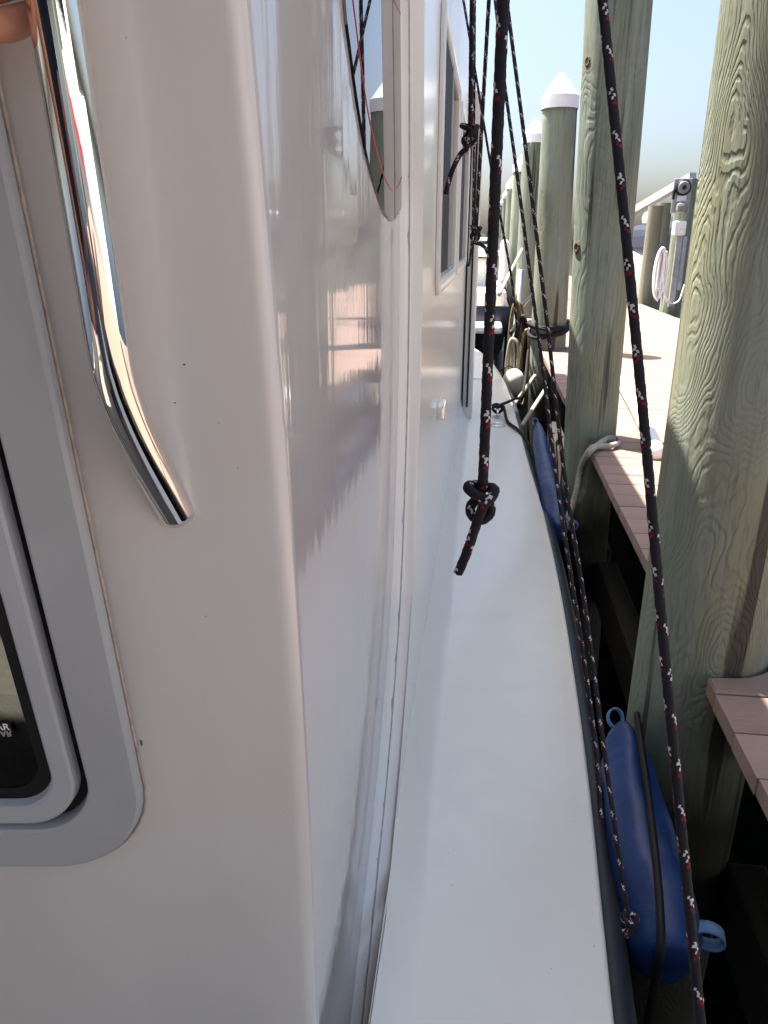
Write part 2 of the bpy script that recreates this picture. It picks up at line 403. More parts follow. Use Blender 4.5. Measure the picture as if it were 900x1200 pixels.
# ------------------------------------------------------------------ piles
def pile(i, x, y, r0, r1, top, lean, capped, mk):
    labels = ['thick bare green pile with swirling grain, rising out of the near dock edge',
              'bare knotted green pile with pale rope lying at its foot',
              'white-capped green pile with black rope wrapped around it',
              'white-capped green pile directly behind the one wrapped in black rope']
    labels += ['', 'bare pile aft of the thick near pile, beside the cockpit'] 
    lab = labels[i] if i < 4 or i == 5 else 'white-capped pile far along the dock row'
    root = empty('dock_pile', (x, y, -2.4), lab, 'pile', 'piles along the dock edge')
    rnd = random.Random(i*13+5); n = 64 if i < 3 else 28; m = 120 if i < 2 else 30
    z0, z1 = -2.4, top; v = []; f = []
    ph = [rnd.uniform(0, 6.3) for _ in range(8)]
    for a in range(m+1):
        z = z0 + (z1-z0)*a/m; t = (z-DOCK)/(top-DOCK)
        rr = lerp(r0, r1, t) if t > 0 else r0*(1+0.04*t)
        cx = lean[0]*(z-DOCK)/2.0; cy = lean[1]*(z-DOCK)/2.0
        for b in range(n):
            an = 2*math.pi*b/n
            w_ = 1 + 0.012*math.sin(2*an+ph[0]+0.5*z) + 0.008*math.sin(3*an+ph[1]-0.9*z) + 0.006*math.sin(5*an+ph[2]+1.7*z) + 0.008*math.sin(2.3*z+ph[3])
            v.append((cx + rr*w_*math.cos(an), cy + rr*w_*math.sin(an), z+2.4))
    for a in range(m):
        for b in range(n): f.append((a*n+b, a*n+(b+1) % n, (a+1)*n+(b+1) % n, (a+1)*n+b))
    f.append(tuple(m*n+b for b in range(n)))
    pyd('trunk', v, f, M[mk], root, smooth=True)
    if capped:
        prof = [(r1*1.09, -0.10), (r1*1.10, -0.095), (r1*1.10, 0.0), (r1*1.02, 0.012), (r1*0.55, 0.10), (0.012, 0.178), (0.0, 0.180)]
        v = []; f = []; n = 32
        for rr, z in prof:
            for b in range(n): v.append((lean[0]*(top-DOCK)/2 + rr*math.cos(2*math.pi*b/n), rr*math.sin(2*math.pi*b/n), z+top+2.4))
        for a in range(len(prof)-1):
            for b in range(n): f.append((a*n+b, a*n+(b+1) % n, (a+1)*n+(b+1) % n, (a+1)*n+b))
        o = pyd('cap', v, f, M['cap'], root, smooth=True); o.modifiers.new('edge', 'EDGE_SPLIT').split_angle = R(40)
    return root
PO = [pile(i, *p) for i, p in enumerate(PILES)]
# knots on the bare piles
def knot(pi, px, py, s):
    x, y_, r0, r1, top, lean = PILES[pi][:6]
    d, _ = ray(px, py); 
    # meet the pile's cylinder
    c = Vector((x, y_)); 
    for it in range(3):
        dd = Vector((d.x, d.y)); 
        bq = dd.dot(c); aq = dd.dot(dd); rr = lerp(r0, r1, 0.3)
        disc = bq*bq - aq*(c.dot(c) - rr*rr)
        t = (bq - math.sqrt(max(disc, 0)))/aq
        z = CAM.z + d.z*t; c = Vector((x + lean[0]*(z-DOCK)/2, y_))
    p = CAM + d*t; nrm = Vector((p.x-c.x, p.y-c.y, 0)).normalized(); tan = Vector((-nrm.y, nrm.x, 0))
    v = []; f = []; n = 16; rnd = random.Random(px)
    for k, (q, h) in enumerate(((1.5, -0.008), (1.15, 0.004), (0.75, 0.006), (0.45, -0.001), (0.0, -0.006))):
        for b in range(n):
            a = 2*math.pi*b/n; j = 1 + rnd.uniform(-.14, .14)
            v.append(p - Vector((x, y_, -2.4)) + tan*math.cos(a)*s*q*j + UP*math.sin(a)*s*1.2*q*j + nrm*h)
    for k in range(4):
        for b in range(n): f.append((k*n+b, k*n+(b+1) % n, (k+1)*n+(b+1) % n, (k+1)*n+b))
    pyd('knot', v, f, M['knot'], PO[pi], smooth=True)
knot(1, 689, 72, 0.016); knot(1, 676, 290, 0.018)

# ------------------------------------------------------------------ the boat
boat = empty('motor_boat', (-1.4, 3.0, 0), 'white cabin motor boat with dark hull moored along the dock piles', 'boat')
BC = -1.4
edge_px = [(722,1200),(706,1050),(690,900),(673,780),(656,680),(638,600),(620,540),(606,490),(592,447)]
EDG = [(-2.6, 0.02), (-1.2, 0.14), (0.0, 0.22)] + [(p.y, p.x) for p in (at(a, b, Z=DECK) for a, b in edge_px)]
EDG += [(8.6, 0.06), (9.9, -0.28), (11.0, -0.75), (11.6, -1.15), (11.75, -1.4)]
def smooth_tab(tab):
    P = catmull([(a, b, 0) for a, b in tab], 0.08); return [(p.x, p.y) for p in P]
EDG = smooth_tab(EDG)
WX, HX = -0.165, -0.125        # aft wing panel, house side
def bpart(name, v, f, m, smooth=False, parent=None):
    o = pyd(name, v, f, m, parent or boat, smooth)
    if parent is None: keep(o)
    else: o.parent = parent; o.matrix_parent_inverse = Matrix.Translation(boat.location).inverted() if False else Matrix.Identity(4)
    return o
# hull
prof = [(0.0, DECK-0.035), (0.02, DECK-0.12), (-0.05, 0.75), (-0.16, 0.3), (-0.34, -0.15), (-0.8, -0.6)]
v = []; f = []; EH = EDG[::3] + [EDG[-1]]
for side in (1, -1):
    k0 = len(v)
    for (yy, xx) in EH:
        half = xx - BC
        for dx, z in prof:
            h = max(0.0, half + dx*min(1, half/0.8)); v.append((BC + side*h, yy - (0.25*(DECK-z) if half < 0.5 else 0), z))
    n = len(prof)
    for a in range(len(EH)-1):
        for b in range(n-1):
            q = (k0+a*n+b, k0+(a+1)*n+b, k0+(a+1)*n+b+1, k0+a*n+b+1); f.append(q if side < 0 else q[::-1])
n = len(prof); k1 = len(EH)*n
for b in range(n-1): f.append((b, b+1, k1+b+1, k1+b))
hull = bpart('hull', v, f, M['hull'], True)
# rub rail
tubo('rub_rail', [(x+0.018, yy, DECK-0.085) for yy, x in EDG[::3]], 0.034, M['rubber'], boat, 12)
# seam between wing panel and house side
seam_px = [(481,-330),(481,-120),(481,0),(481.5,150),(481,300),(479.5,430),(476,560),(471,690),(463,810),(454,920),(444,1020),(435,1110),(427,1185)]
SEAM = [at(a, b, X=-0.145) for a, b in seam_px]
SEAM = [Vector((-0.145, SEAM[0].y, 3.25))] + SEAM
last = SEAM[-1]
SEAM += [Vector((-0.145, last.y-0.10, last.z-0.045)), Vector((-0.145, last.y-0.25, DECK+0.062)), Vector((-0.145, last.y-0.5, DECK+0.058))]
SEAMC = catmull(SEAM, 0.02)
stab = sorted([(p.z, p.y) for p in SEAMC])
def seam_y(z): return interp(stab, z)
# side deck: cove, flat, faint margin, rounded edge, along the house; then foredeck
YD1 = 7.0
prof_in = [(HX, 1.0), (HX+0.006, .66), (HX+0.018, .38), (HX+0.036, .15), (HX+0.058, .03), (HX+0.068, 0)]
v = []; f = []
syz = sorted([(p.y, p.z) for p in SEAMC if p.z < 1.7])
def cove_h(yy): return max(0.055, min(0.15, interp(syz, yy) - DECK - 0.02))
ys = [e for e in EDG if e[0] <= YD1]
for yy, xx in ys:
    row = [(a, yy, DECK + z*cove_h(yy)) for a, z in prof_in]
    row += [(xx-0.050, yy, DECK+0.002), (xx-0.046, yy, DECK-0.001), (xx-0.012, yy, DECK-0.003), (xx-0.004, yy, DECK-0.008), (xx, yy, DECK-0.018), (xx+0.001, yy, DECK-0.06)]
    v += row
n = len(row)
for a in range(len(ys)-1):
    for b in range(n-1): f.append((a*n+b, a*n+b+1, (a+1)*n+b+1, (a+1)*n+b))
bpart('side_deck', v, f, M['deck'], True)
v = []; f = []; ys = [e for e in EDG if e[0] >= YD1-0.05]
for yy, xx in ys:
    h = xx-BC
    v += [(BC-h, yy, DECK-0.06), (BC-h, yy, DECK-0.018), (BC-h*0.97, yy, DECK-0.004), (BC, yy, DECK+0.04), (BC+max(0, h-0.05), yy, DECK-0.001), (BC+max(0,h-0.004), yy, DECK-0.008), (BC+h, yy, DECK-0.018), (BC+h, yy, DECK-0.06)]
for a in range(len(ys)-1):
    for b in range(7): f.append((a*8+b, a*8+b+1, (a+1)*8+b+1, (a+1)*8+b))
bpart('foredeck', v, f, M['deck'], True)
v = []; f = []; ys = [e for e in EDG if e[0] <= YD1][::4]
for yy, xx in ys:
    h = xx-BC; v += [(BC-h, yy, DECK-0.06), (BC-h, yy, DECK-0.01), (2*BC-HX, yy, DECK), (2*BC-HX, yy, DECK+0.1)]
for a in range(len(ys)-1):
    for b in range(3): f.append((a*4+b, a*4+b+1, (a+1)*4+b+1, (a+1)*4+b))
bpart('port_deck', v, f, M['deck'], True)
def loft(name, offs, m, smooth=True):
    v = []; f = []
    for i, p in enumerate(SEAMC):
        t = (SEAMC[min(i+1, len(SEAMC)-1)] - SEAMC[max(0, i-1)]).normalized()
        nn = Vector((0, -t.z, t.y)).normalized()       # towards the house side
        for (d, x) in offs: v.append(Vector((x, p.y, p.z)) + nn*d)
    n = len(offs)
    for a in range(len(SEAMC)-1):
        for b in range(n-1): f.append((a*n+b, (a+1)*n+b, (a+1)*n+b+1, a*n+b+1))
    return bpart(name, v, f, m, smooth)
loft('wing_flange', [(-0.013, WX-0.002), (-0.010, WX+0.003), (-0.003, -0.149), (-0.001, -0.148), (0.0, -0.152)], M['gel_house'])
loft('house_flange', [(0.003, -0.152), (0.005, -0.145), (0.009, -0.142), (0.026, -0.124), (0.034, HX+0.0015), (0.05, HX+0.0015)], M['gel_house'])
cv = []
for i, p in enumerate(SEAMC):
    t = (SEAMC[min(i+1, len(SEAMC)-1)] - SEAMC[max(0, i-1)]).normalized()
    cv.append(Vector((-0.1508, p.y, p.z)) + Vector((0, -t.z, t.y))*(0.0015 + 0.0005*math.sin(i*1.3) + random.uniform(-.0004, .0004)))
tubo('seam_caulk', cv, 0.0048, M['caulk'], boat, 8)
# house side with window openings
ZT = 3.28
WIN = [(2.03, 3.12), (3.42, 4.9)]
WZ0, WZ1 = 2.205, 2.81
zs = sorted(set([DECK+0.07 + (ZT-DECK-0.07)*i/70 for i in range(71)] + [WZ0, WZ1]))
v = []; f = []
def quad(y0a, y0b, y1a, y1b, z0, z1):
    k = len(v); v.extend([(HX, y0a, z0), (HX, y1a, z0), (HX, y1b, z1), (HX, y0b, z1)]); f.append((k, k+1, k+2, k+3))
for a, b in zip(zs, zs[1:]):
    sa, sb = seam_y(a)+0.028, seam_y(b)+0.028
    if b <= WZ0 + 1e-6 or a >= WZ1 - 1e-6: quad(sa, sb, 6.1, 6.1, a, b)
    else:
        e = [WIN[0][0], WIN[0][1], WIN[1][0], WIN[1][1], 6.1]
        quad(sa, sb, e[0], e[0], a, b); quad(e[1], e[1], e[2], e[2], a, b); quad(e[3], e[3], e[4], e[4], a, b)
bpart('house_side', v, f, M['gel_house'])
# side windows
def rrect(cx, cy, hw, hh, r, n=8):
    out = []
    for (sx, sy, a0) in ((1, 1, 0), (-1, 1, 90), (-1, -1, 180), (1, -1, 270)):
        for k in range(n+1):
            a = R(a0 + 90*k/n); out.append((cx + sx*(hw-r) + r*math.cos(a), cy + sy*(hh-r) + r*math.sin(a)))
    return out
def ring_mesh(loops, closed=True):
    """loops: list of equally long 3-D loops lofted one to the next"""
    v = []; f = []; n = len(loops[0])
    for L in loops: v += L
    for a in range(len(loops)-1):
        for b in range(n): f.append((a*n+b, a*n+(b+1) % n, (a+1)*n+(b+1) % n, (a+1)*n+b))
    if closed:
        a = len(loops)-1
        for b in range(n): f.append((a*n+b, a*n+(b+1) % n, (b+1) % n, b))
    return v, f
def side_window(y0, y1):
    cy, cz, hw, hh = (y0+y1)/2, (WZ0+WZ1)/2, (y1-y0)/2, (WZ1-WZ0)/2
    def lp(g, x, r): return [(x, yy, zz) for yy, zz in rrect(cy, cz, hw+g, hh+g, r)]
    v, f = ring_mesh([lp(0.038, HX+0.001, 0.075), lp(0.036, HX+0.009, 0.073), lp(0.030, HX+0.012, 0.068), lp(0.012, HX+0.013, 0.05), lp(0.004, HX+0.010, 0.045), lp(-0.002, HX+0.005, 0.04), lp(-0.002, HX-0.03, 0.04)], False)
    win = bpart('side_window', v, f, M['gel_house'], True)
    win.modifiers.new('edge', 'EDGE_SPLIT').split_angle = R(35)
    def sub(name, lo, hi, m):
        v, f = boxv(lo, hi); o = pyd(name, v, f, m, win); return o
    ym = y0 + (y1-y0)*0.52
    sub('screen', (HX-0.004, y0, WZ0), (HX+0.003, ym, WZ1), M['screen'])
    sub('pane', (HX-0.012, ym, WZ0), (HX-0.006, y1, WZ1), M['dark_glass'])
    bev(sub('mullion', (HX-0.020, ym-0.014, WZ0), (HX+0.007, ym+0.014, WZ1), M['galv']), 0.003)
    bev(sub('track', (HX-0.02, y0, WZ0-0.004), (HX+0.004, y1, WZ0+0.014), M['galv']), 0.003)
    bev(sub('track', (HX-0.02, y0, WZ1-0.014), (HX+0.004, y1, WZ1+0.004), M['galv']), 0.003)
for a in WIN: side_window(*a)
# door post standing out of the house side, dark slots in it
box('door_post', (HX-0.02, 5.30, DECK+0.003), (-0.045, 5.62, 3.2), M['gel_house'], boat, 0.008)
for xs_ in (-0.118, -0.082):
    box('door_track', (xs_-0.006, 5.285, DECK+0.09), (xs_+0.006, 5.31, 3.0), M['black'], boat, 0.002)
# small recessed courtesy light low on the house side
cl_ = at(513, 480, X=HX)
box('step_light', (HX-0.002, cl_.y-0.06, cl_.z-0.022), (HX+0.022, cl_.y+0.06, cl_.z+0.022), M['chrome'], boat, 0.006)

# aft bulkhead with rounded corner, running into the wing panel
c3 = [at(287, 0, X=WX), at(330, 500, X=WX), at(371, 1195, X=WX)]
def corner_y(z):
    (z0, y0), (z1, y1), (z2, y2) = [(p.z, p.y) for p in c3]
    z = max(min(z, z0+0.35), z2-0.2)
    return y0*(z-z1)*(z-z2)/((z0-z1)*(z0-z2)) + y1*(z-z0)*(z-z2)/((z1-z0)*(z1-z2)) + y2*(z-z0)*(z-z1)/((z2-z0)*(z2-z1))
NRM = -FWD
def BP(s, z, d=0.0):      # s to the left of the corner, d proud of the bulkhead
    return Vector((WX, corner_y(z), z)) - RIGHT*s + NRM*d
fr_r = at(164, 850, fwd=corner_y(1.95)*CY + 0.02)      # only for the window's right edge
# window: right edge / bottom edge found on the bulkhead
def on_bulk(px, py):
    d, f_ = ray(px, py); t = 0.5/f_
    for _ in range(8):
        p = CAM + d*t; q = Vector((WX, corner_y(p.z), p.z)); tf = FWD.dot(q - CAM)/f_; t = tf
    p = CAM + d*t; q = Vector((WX, corner_y(p.z), p.z)); return (-(p-q).dot(RIGHT), p.z)
WR = on_bulk(155, 840)[0]; WB = on_bulk(5, 1009)[1]
WW, WH = 0.62, 0.95
wcx, wcz = WR + WW/2, WB + WH/2
ZB = [0.55, 1.0, WB+0.045]; zz = WB+0.045
hole_top = WB+WH-0.045
while zz < hole_top-0.05: zz += 0.05; ZB.append(min(zz, hole_top))
if ZB[-1] < hole_top: ZB.append(hole_top)
ZB += [hole_top+0.1, ZT]
v = []; f = []
SB = [2.45, WR+WW-0.045, WR+0.045, 0.10, 0.017, 0.014]
cols = []
for z in ZB:
    row = [BP(s, z) for s in SB]
    c = Vector((WX, corner_y(z), z)); rr = 0.014
    for k in range(1, 8):
        a = R(90*k/8); row.append(c + (-RIGHT*(1-math.sin(a)) + Vector((0,1,0))*(1-math.cos(a)))*rr)
    row += [c + Vector((0, rr, 0)), c + Vector((0, rr+.003, 0)), Vector((WX, c.y+0.10, z)), Vector((WX, c.y+0.45, z)), Vector((WX, 1.75, z))]
    cols.append(row)
n = len(cols[0]); vb = [p for r_ in cols for p in r_]
fb, fw = [], []
for a in range(len(ZB)-1):
    for b in range(n-1):
        if b == 1 and ZB[a] >= WB+0.04 and ZB[a+1] <= hole_top+1e-6: continue
        q = (a*n+b, a*n+b+1, (a+1)*n+b+1, (a+1)*n+b); (fb if b < 11 else fw).append(q)
def trim(vv, ff):
    used = sorted({a for q in ff for a in q}); mp = {a: i for i, a in enumerate(used)}
    return [vv[a] for a in used], [tuple(mp[a] for a in q) for q in ff]
bulk = bpart('aft_bulkhead', *trim(vb, fb), M['gel'], True)
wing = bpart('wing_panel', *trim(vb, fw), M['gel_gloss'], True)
# grey framed window in the bulkhead
def bl(g, d, r, dx=0.0, dz=0.0): return [BP(s, z, d) for s, z in rrect(wcx+dx, wcz+dz, WW/2+g, WH/2+g, r, 10)]
def flip(vf): return vf[0], [q[::-1] for q in vf[1]]
vv, ff = ring_mesh([bl(0, 0.0, 0.105), bl(-0.0015, 0.009, 0.104), bl(-0.005, 0.0115, 0.101), bl(-0.052, 0.0115, 0.066), bl(-0.0545, 0.010, 0.064), bl(-0.057, 0.0, 0.06), bl(-0.059, -0.012, 0.058)], False)
wfr = bpart('bulkhead_window', vv, ff, M['frame'], True); wfr.modifiers.new('edge', 'EDGE_SPLIT').split_angle = R(14)
def wsub(name, vf, m, smooth=True):
    o = pyd(name, vf[0], vf[1], m, wfr, smooth)
    if smooth: o.modifiers.new('edge', 'EDGE_SPLIT').split_angle = R(14)
    return o
wsub('gasket', ring_mesh([bl(-0.0565, -0.006, 0.06), bl(-0.071, -0.007, 0.05)], False), M['black'])
wsub('sash', ring_mesh([bl(-0.065, -0.006, 0.058, 0.003, -0.004), bl(-0.066, 0.0085, 0.058, 0.003, -0.004), bl(-0.069, 0.0105, 0.056, 0.003, -0.004), bl(-0.086, 0.0105, 0.046, 0.003, -0.004), bl(-0.089, 0.008, 0.044, 0.003, -0.004), bl(-0.092, -0.002, 0.042, 0.003, -0.004)], False), M['sash'])
wsub('glass_border', ring_mesh([bl(-0.0915, -0.001, 0.042, 0.003, -0.004), bl(-0.106, -0.001, 0.034, 0.003, -0.004), bl(-0.106, -0.003, 0.034, 0.003, -0.004)], False), M['black'])
L = bl(-0.092, -0.003, 0.042, 0.003, -0.004); wsub('pane', ([sum(L, Vector())/len(L)] + L, [(0, 1+(b+1) % len(L), 1+b) for b in range(len(L))]), M['tint'], False)
s0, z0 = on_bulk(26, 958)
v = []; f = []
for k in range(12):
    a = 2*math.pi*k/12; v.append(BP(s0+0.010*math.cos(a)+0.003*math.sin(a), z0+0.0045*math.sin(a)+0.004*math.cos(a)*-0.6, -0.006))
for k in range(12):
    a = 2*math.pi*k/12; v.append(BP(s0+0.008*math.cos(a)+0.002*math.sin(a), z0+0.0035*math.sin(a)+0.004*math.cos(a)*-0.6, 0.004))
f = [(k, (k+1) % 12, 12+(k+1) % 12, 12+k) for k in range(12)] + [tuple(range(12, 24))]
wsub('catch_tab', (v, f), M['sash'])
# aged sealant line round the frame, rust fleck
tubo('sealant_bead', [BP(s, z, 0.0008) for s, z in rrect(wcx, wcz, WW/2+0.0012, WH/2+0.0012, 0.105, 10)[:]], 0.0016, M['sealant'], boat, 6)
for (a, b, h_) in ((166, 870, 0.006), (164, 893, 0.003)):
    s, z = on_bulk(a, b); q = BP(s, z, 0.001)
    tubo('rust_fleck', [q - UP*h_/2, q, q + UP*h_/2], 0.0009, M['rust'], boat, 6)
for (a, b, rr) in ((216, 427, .0006), (205, 472, .0005), (241, 722, .0004)):
    s, z = on_bulk(a, b); q = BP(s, z, 0.0)
    tubo('stain_speck', [q - RIGHT*rr*1.6, q, q + RIGHT*rr*1.6], rr, M['black'], boat, 6)
# sticker on the pane: AR, with its reflection painted as flipped grey letters
def letters(txt, s, z, h, flipz, m):
    cu = bpy.data.curves.new('letters', 'FONT'); cu.body = txt; cu.size = h; cu.extrude = 0.0001; cu.align_x = 'RIGHT'; cu.offset = h*0.015
    to = bpy.data.objects.new('tmp', cu); COL.objects.link(to)
    dg = bpy.context.evaluated_depsgraph_get(); me = bpy.data.meshes.new_from_object(to.evaluated_get(dg)); bpy.data.objects.remove(to)
    for vv in me.vertices:
        x, yy = vv.co.x, vv.co.y
        vv.co = BP(s - x, z + (-yy if flipz else yy), 0.0046 + vv.co.z)
    me.name = 'lettering'; return link('lettering', me, m, wfr)
s, z = on_bulk(14.5, 853)
M['print'] = mat('white_print', (0.85, 0.85, 0.85), 0.6); M['print_echo'] = mat('reflected_print', (0.42, 0.42, 0.42), 0.6)
q = [BP(s+d, z+e, 0.0040) for d, e in ((0.05, -0.009), (-0.002, -0.008), (-0.0015, 0.011), (0.05, 0.012))]
wsub('sticker', (q, [(0, 1, 2, 3)]), M['black'], False)
letters('AR', s, z+0.0008, 0.0115, False, M['print']); letters('AR', s-0.001, z-0.0008, 0.0095, True, M['print_echo'])
# chrome handrail
hp = [(63,0),(87,150),(111,300),(127,402),(136,445),(152,490),(178,545),(209,603)]
def bulk_fwd(px, py):
    q = on_bulk(px, py); return FWD.dot(BP(*q) - CAM)
hoff = [.052, .054, .055, .054, .050, .041, .024, -.003]
HR = [at(a, b, fwd=bulk_fwd(a, b)-c) for (a, b), c in zip(hp, hoff)]
dirup = (HR[0]-HR[2]).normalized()
HR = [HR[0]+dirup*0.55+FWD*0.06, HR[0]+dirup*0.50+FWD*0.02, HR[0]+dirup*0.42, HR[0]+dirup*0.2] + HR
tubo('handrail', HR, 0.0162, M['chrome'], boat, 32, 0.006)
# wing window: smoked glass with a thin red line inset along its edge
wl_px = [(401,0),(408,60),(417,125),(428,185),(440,228),(450,252),(458,260),(466,250),(472,228),(475,195),(476.5,150),(476.5,70),(476,0)]
WL = [at(a, b, X=WX) for a, b in wl_px]
WL = [Vector((WX, WL[0].y-0.05, WL[0].z+0.22)), Vector((WX, WL[0].y-0.02, WL[0].z+0.10))] + WL + [Vector((WX, 1.345, 2.72)), Vector((WX, 1.30, 2.85)), Vector((WX, 1.1, 2.90)), Vector((WX, 0.85, 2.86)), Vector((WX, 0.75, 2.72))]
WLc = catmull(WL + [WL[0]], 0.012)[:-1]
def dedupe(P):
    out = [P[0]]
    for p in P[1:]:
        if (p-out[-1]).length > 0.004: out.append(p)
    return out
WLc = dedupe(WLc); n = len(WLc); cen = sum(WLc, Vector())/n
v = [p + Vector((0.0005, 0, 0)) for p in WLc] + [cen + (p-cen)*0.995 + Vector((0.0035, 0, 0)) for p in WLc]
f = [(k, (k+1) % n, n+(k+1) % n, n+k) for k in range(n)] + [tuple(n+k for k in range(n))]
ww = bpart('wing_window', v, f, M['dark_glass'])
ins = []
for i, p in enumerate(WLc):
    t = (WLc[(i+3) % n] - WLc[i-3]).normalized(); nn = Vector((0, -t.z, t.y))
    if nn.dot(cen-p) < 0: nn = -nn
    ins.append(p + nn*0.05 + Vector((0.0036, 0, 0)))
vv, ff = tube(ins + ins[:2], 0.0009, 6); pyd('red_line', vv, ff, M['red'], ww, True)
# roof, other walls, interior
yb = corner_y(3.2)
box('added_cockpit_roof', (2*BC-WX-0.02, -2.0, ZT+0.02), (WX+0.015, yb-0.042, ZT+0.09), M['gel'], boat, 0.03)  # unseen roof added to keep sky light off the bulkhead
hx, hy = -1.12, 1.13      # unseen roof hatch, added so that sun falls onto the seat
def rect(x0, x1, y0, y1, z): return [(x0, y0, z), (x1, y0, z), (x1, y1, z), (x0, y1, z)]
ro, ri = (2*BC-WX-0.02, WX+0.02, yb-0.04, 6.2), (hx-.16, hx+.16, hy-.10, hy+.12)
roof = bpart('roof', *ring_mesh([rect(*ro, ZT), rect(*ro, ZT+.10), rect(*ri, ZT+.10), rect(*ri, ZT)]), M['gel']); bev(roof, .012)
box('port_side', (2*BC-WX-0.02, 0.1, 0.6), (2*BC-WX+0.02, 6.1, ZT), M['gel'], boat, 0)
box('added_shade_cabin', (BC-1.0, 6.1, DECK), (-0.36, 9.2, 2.75), M['gel'], boat, 0.08)  # hidden block added forward so its shadow covers the foredeck side
box('front_wall', (2*BC-WX+0.02, 6.05, DECK-0.1), (HX, 6.099, ZT), M['gel'], boat, 0)
box('cabin_sole', (2*BC-WX+0.02, 0.62, 0.6), (WX-0.03, 6.05, 0.7), M['inside'], boat, 0)
box('inner_lining', (WX-0.05, 0.75, 0.7), (WX-0.035, 6.0, ZT-0.01), M['inside'], boat, 0)
box('cockpit_floor', (2*BC-WX, -2.5, 0.5), (WX, 0.6, 0.56), M['sole'], boat, 0)
box('coaming_wall', (WX-0.01, -2.5, 0.5), (HX-0.004, 0.3, DECK+0.05), M['gel'], boat, 0.006)
box('port_coaming', (2*BC-HX-0.05, -2.5, 0.5), (2*BC-HX, 0.9, DECK+0.05), M['gel'], boat, 0.006)
box('transom', (2*BC-HX, -2.62, 0.3), (HX, -2.5, DECK+0.05), M['gel'], boat, 0.01)
for xx in (2*BC-WX+.05, WX-.06):
    tubo('added_roof_post', [(xx, -1.93, DECK+.04), (xx, -1.93, 2.2), (xx, -1.93, ZT+.03)], .022, M['chrome'], boat, 14)  # unseen posts added along with the curtain for the rail's reflections
v = []; f = []
for i in range(61):
    xx = lerp(2*BC-WX+.08, WX-.09, i/60)
    for j, z in enumerate((DECK+.05, 1.8, 2.6, ZT+.022)): v.append((xx, -1.90 + .03*math.sin(i*.8+j) + .012*math.sin(i*2.1), z))
for i in range(60):
    for j in range(3): f.append((i*4+j, i*4+j+1, i*4+j+5, i*4+j+4))
bpart('added_dark_curtain', v, f, M['navy'], True)  # unseen dark sheet added to dim the bulkhead and darken chrome reflections
# cushioned seat behind the pane
box('seat_cushion', (-1.0, 0.66, 1.45), (-0.42, 1.12, 1.78), M['cushion'], boat, 0.05)
box('seat_base', (-1.0, 0.68, 0.7), (-0.42, 1.12, 1.45), M['inside'], boat, 0.01)

# ------------------------------------------------------------------ cleat with black fender line
ct = at(583, 482, Z=DECK+0.04)
cleat = empty('deck_cleat', (ct.x, ct.y, DECK), 'steel deck cleat wrapped in black line at the deck edge', 'cleat')
v, f = tube(catmull([(0,-.11,.05),(0,-.06,.062),(0,0,.058),(0,.06,.062),(0,.11,.05)], .01), lambda t: .012*(0.6+0.4*math.sin(math.pi*t)), 10); pyd('horn', v, f, M['chrome'], cleat, True)
for yy in (-.03, .03):
    v, f = tube([Vector((0,yy,-.002)), Vector((0,yy,.03)), Vector((0,yy,.056))], .011, 10); pyd('stem', v, f, M['chrome'], cleat, True)
def edge_x(y_): return interp(EDG, y_)
P = [Vector((ct.x, ct.y, DECK+.05)) + Vector(q) for q in ((0,.05,.03),(-.035,0,.01),(0,-.05,-.01),(.035,0,0.01),(0,.05,.03),(-.035,.01,.03),(0,-.04,.03),(.04,-.02,.03))]
e1 = Vector((edge_x(4.95)-0.02, 4.95, DECK+.012)); e2 = Vector((edge_x(4.75)+.035, 4.75, DECK-.03))
P += [Vector(((ct.x+e1.x)/2, (ct.y+e1.y)/2, DECK+.02)), e1, e2, Vector((edge_x(4.4)+.06, 4.45, DECK-.10))]
rope('fender_line', P, 0.011, 'plain black line led from the deck cleat over the edge to a fender', colours=False)
P = [Vector((ct.x, ct.y+.02, DECK+.075)), Vector((ct.x+.12, ct.y+.3, DECK+.07)), Vector((0.36, ct.y+.75, DECK+.05)), Vector((0.44, 7.15, DECK+.25))]
rope('spring_line', P, 0.011, 'plain black line from the deck cleat to the rope-wrapped pile', colours=False)
rg = at(583, 498, Z=DECK+.006)
tubo('deck_ring', [rg + Vector((.05*math.cos(a*math.pi/10), .05*math.sin(a*math.pi/10), 0)) for a in range(22)], .005, M['chrome'], boat, 8)

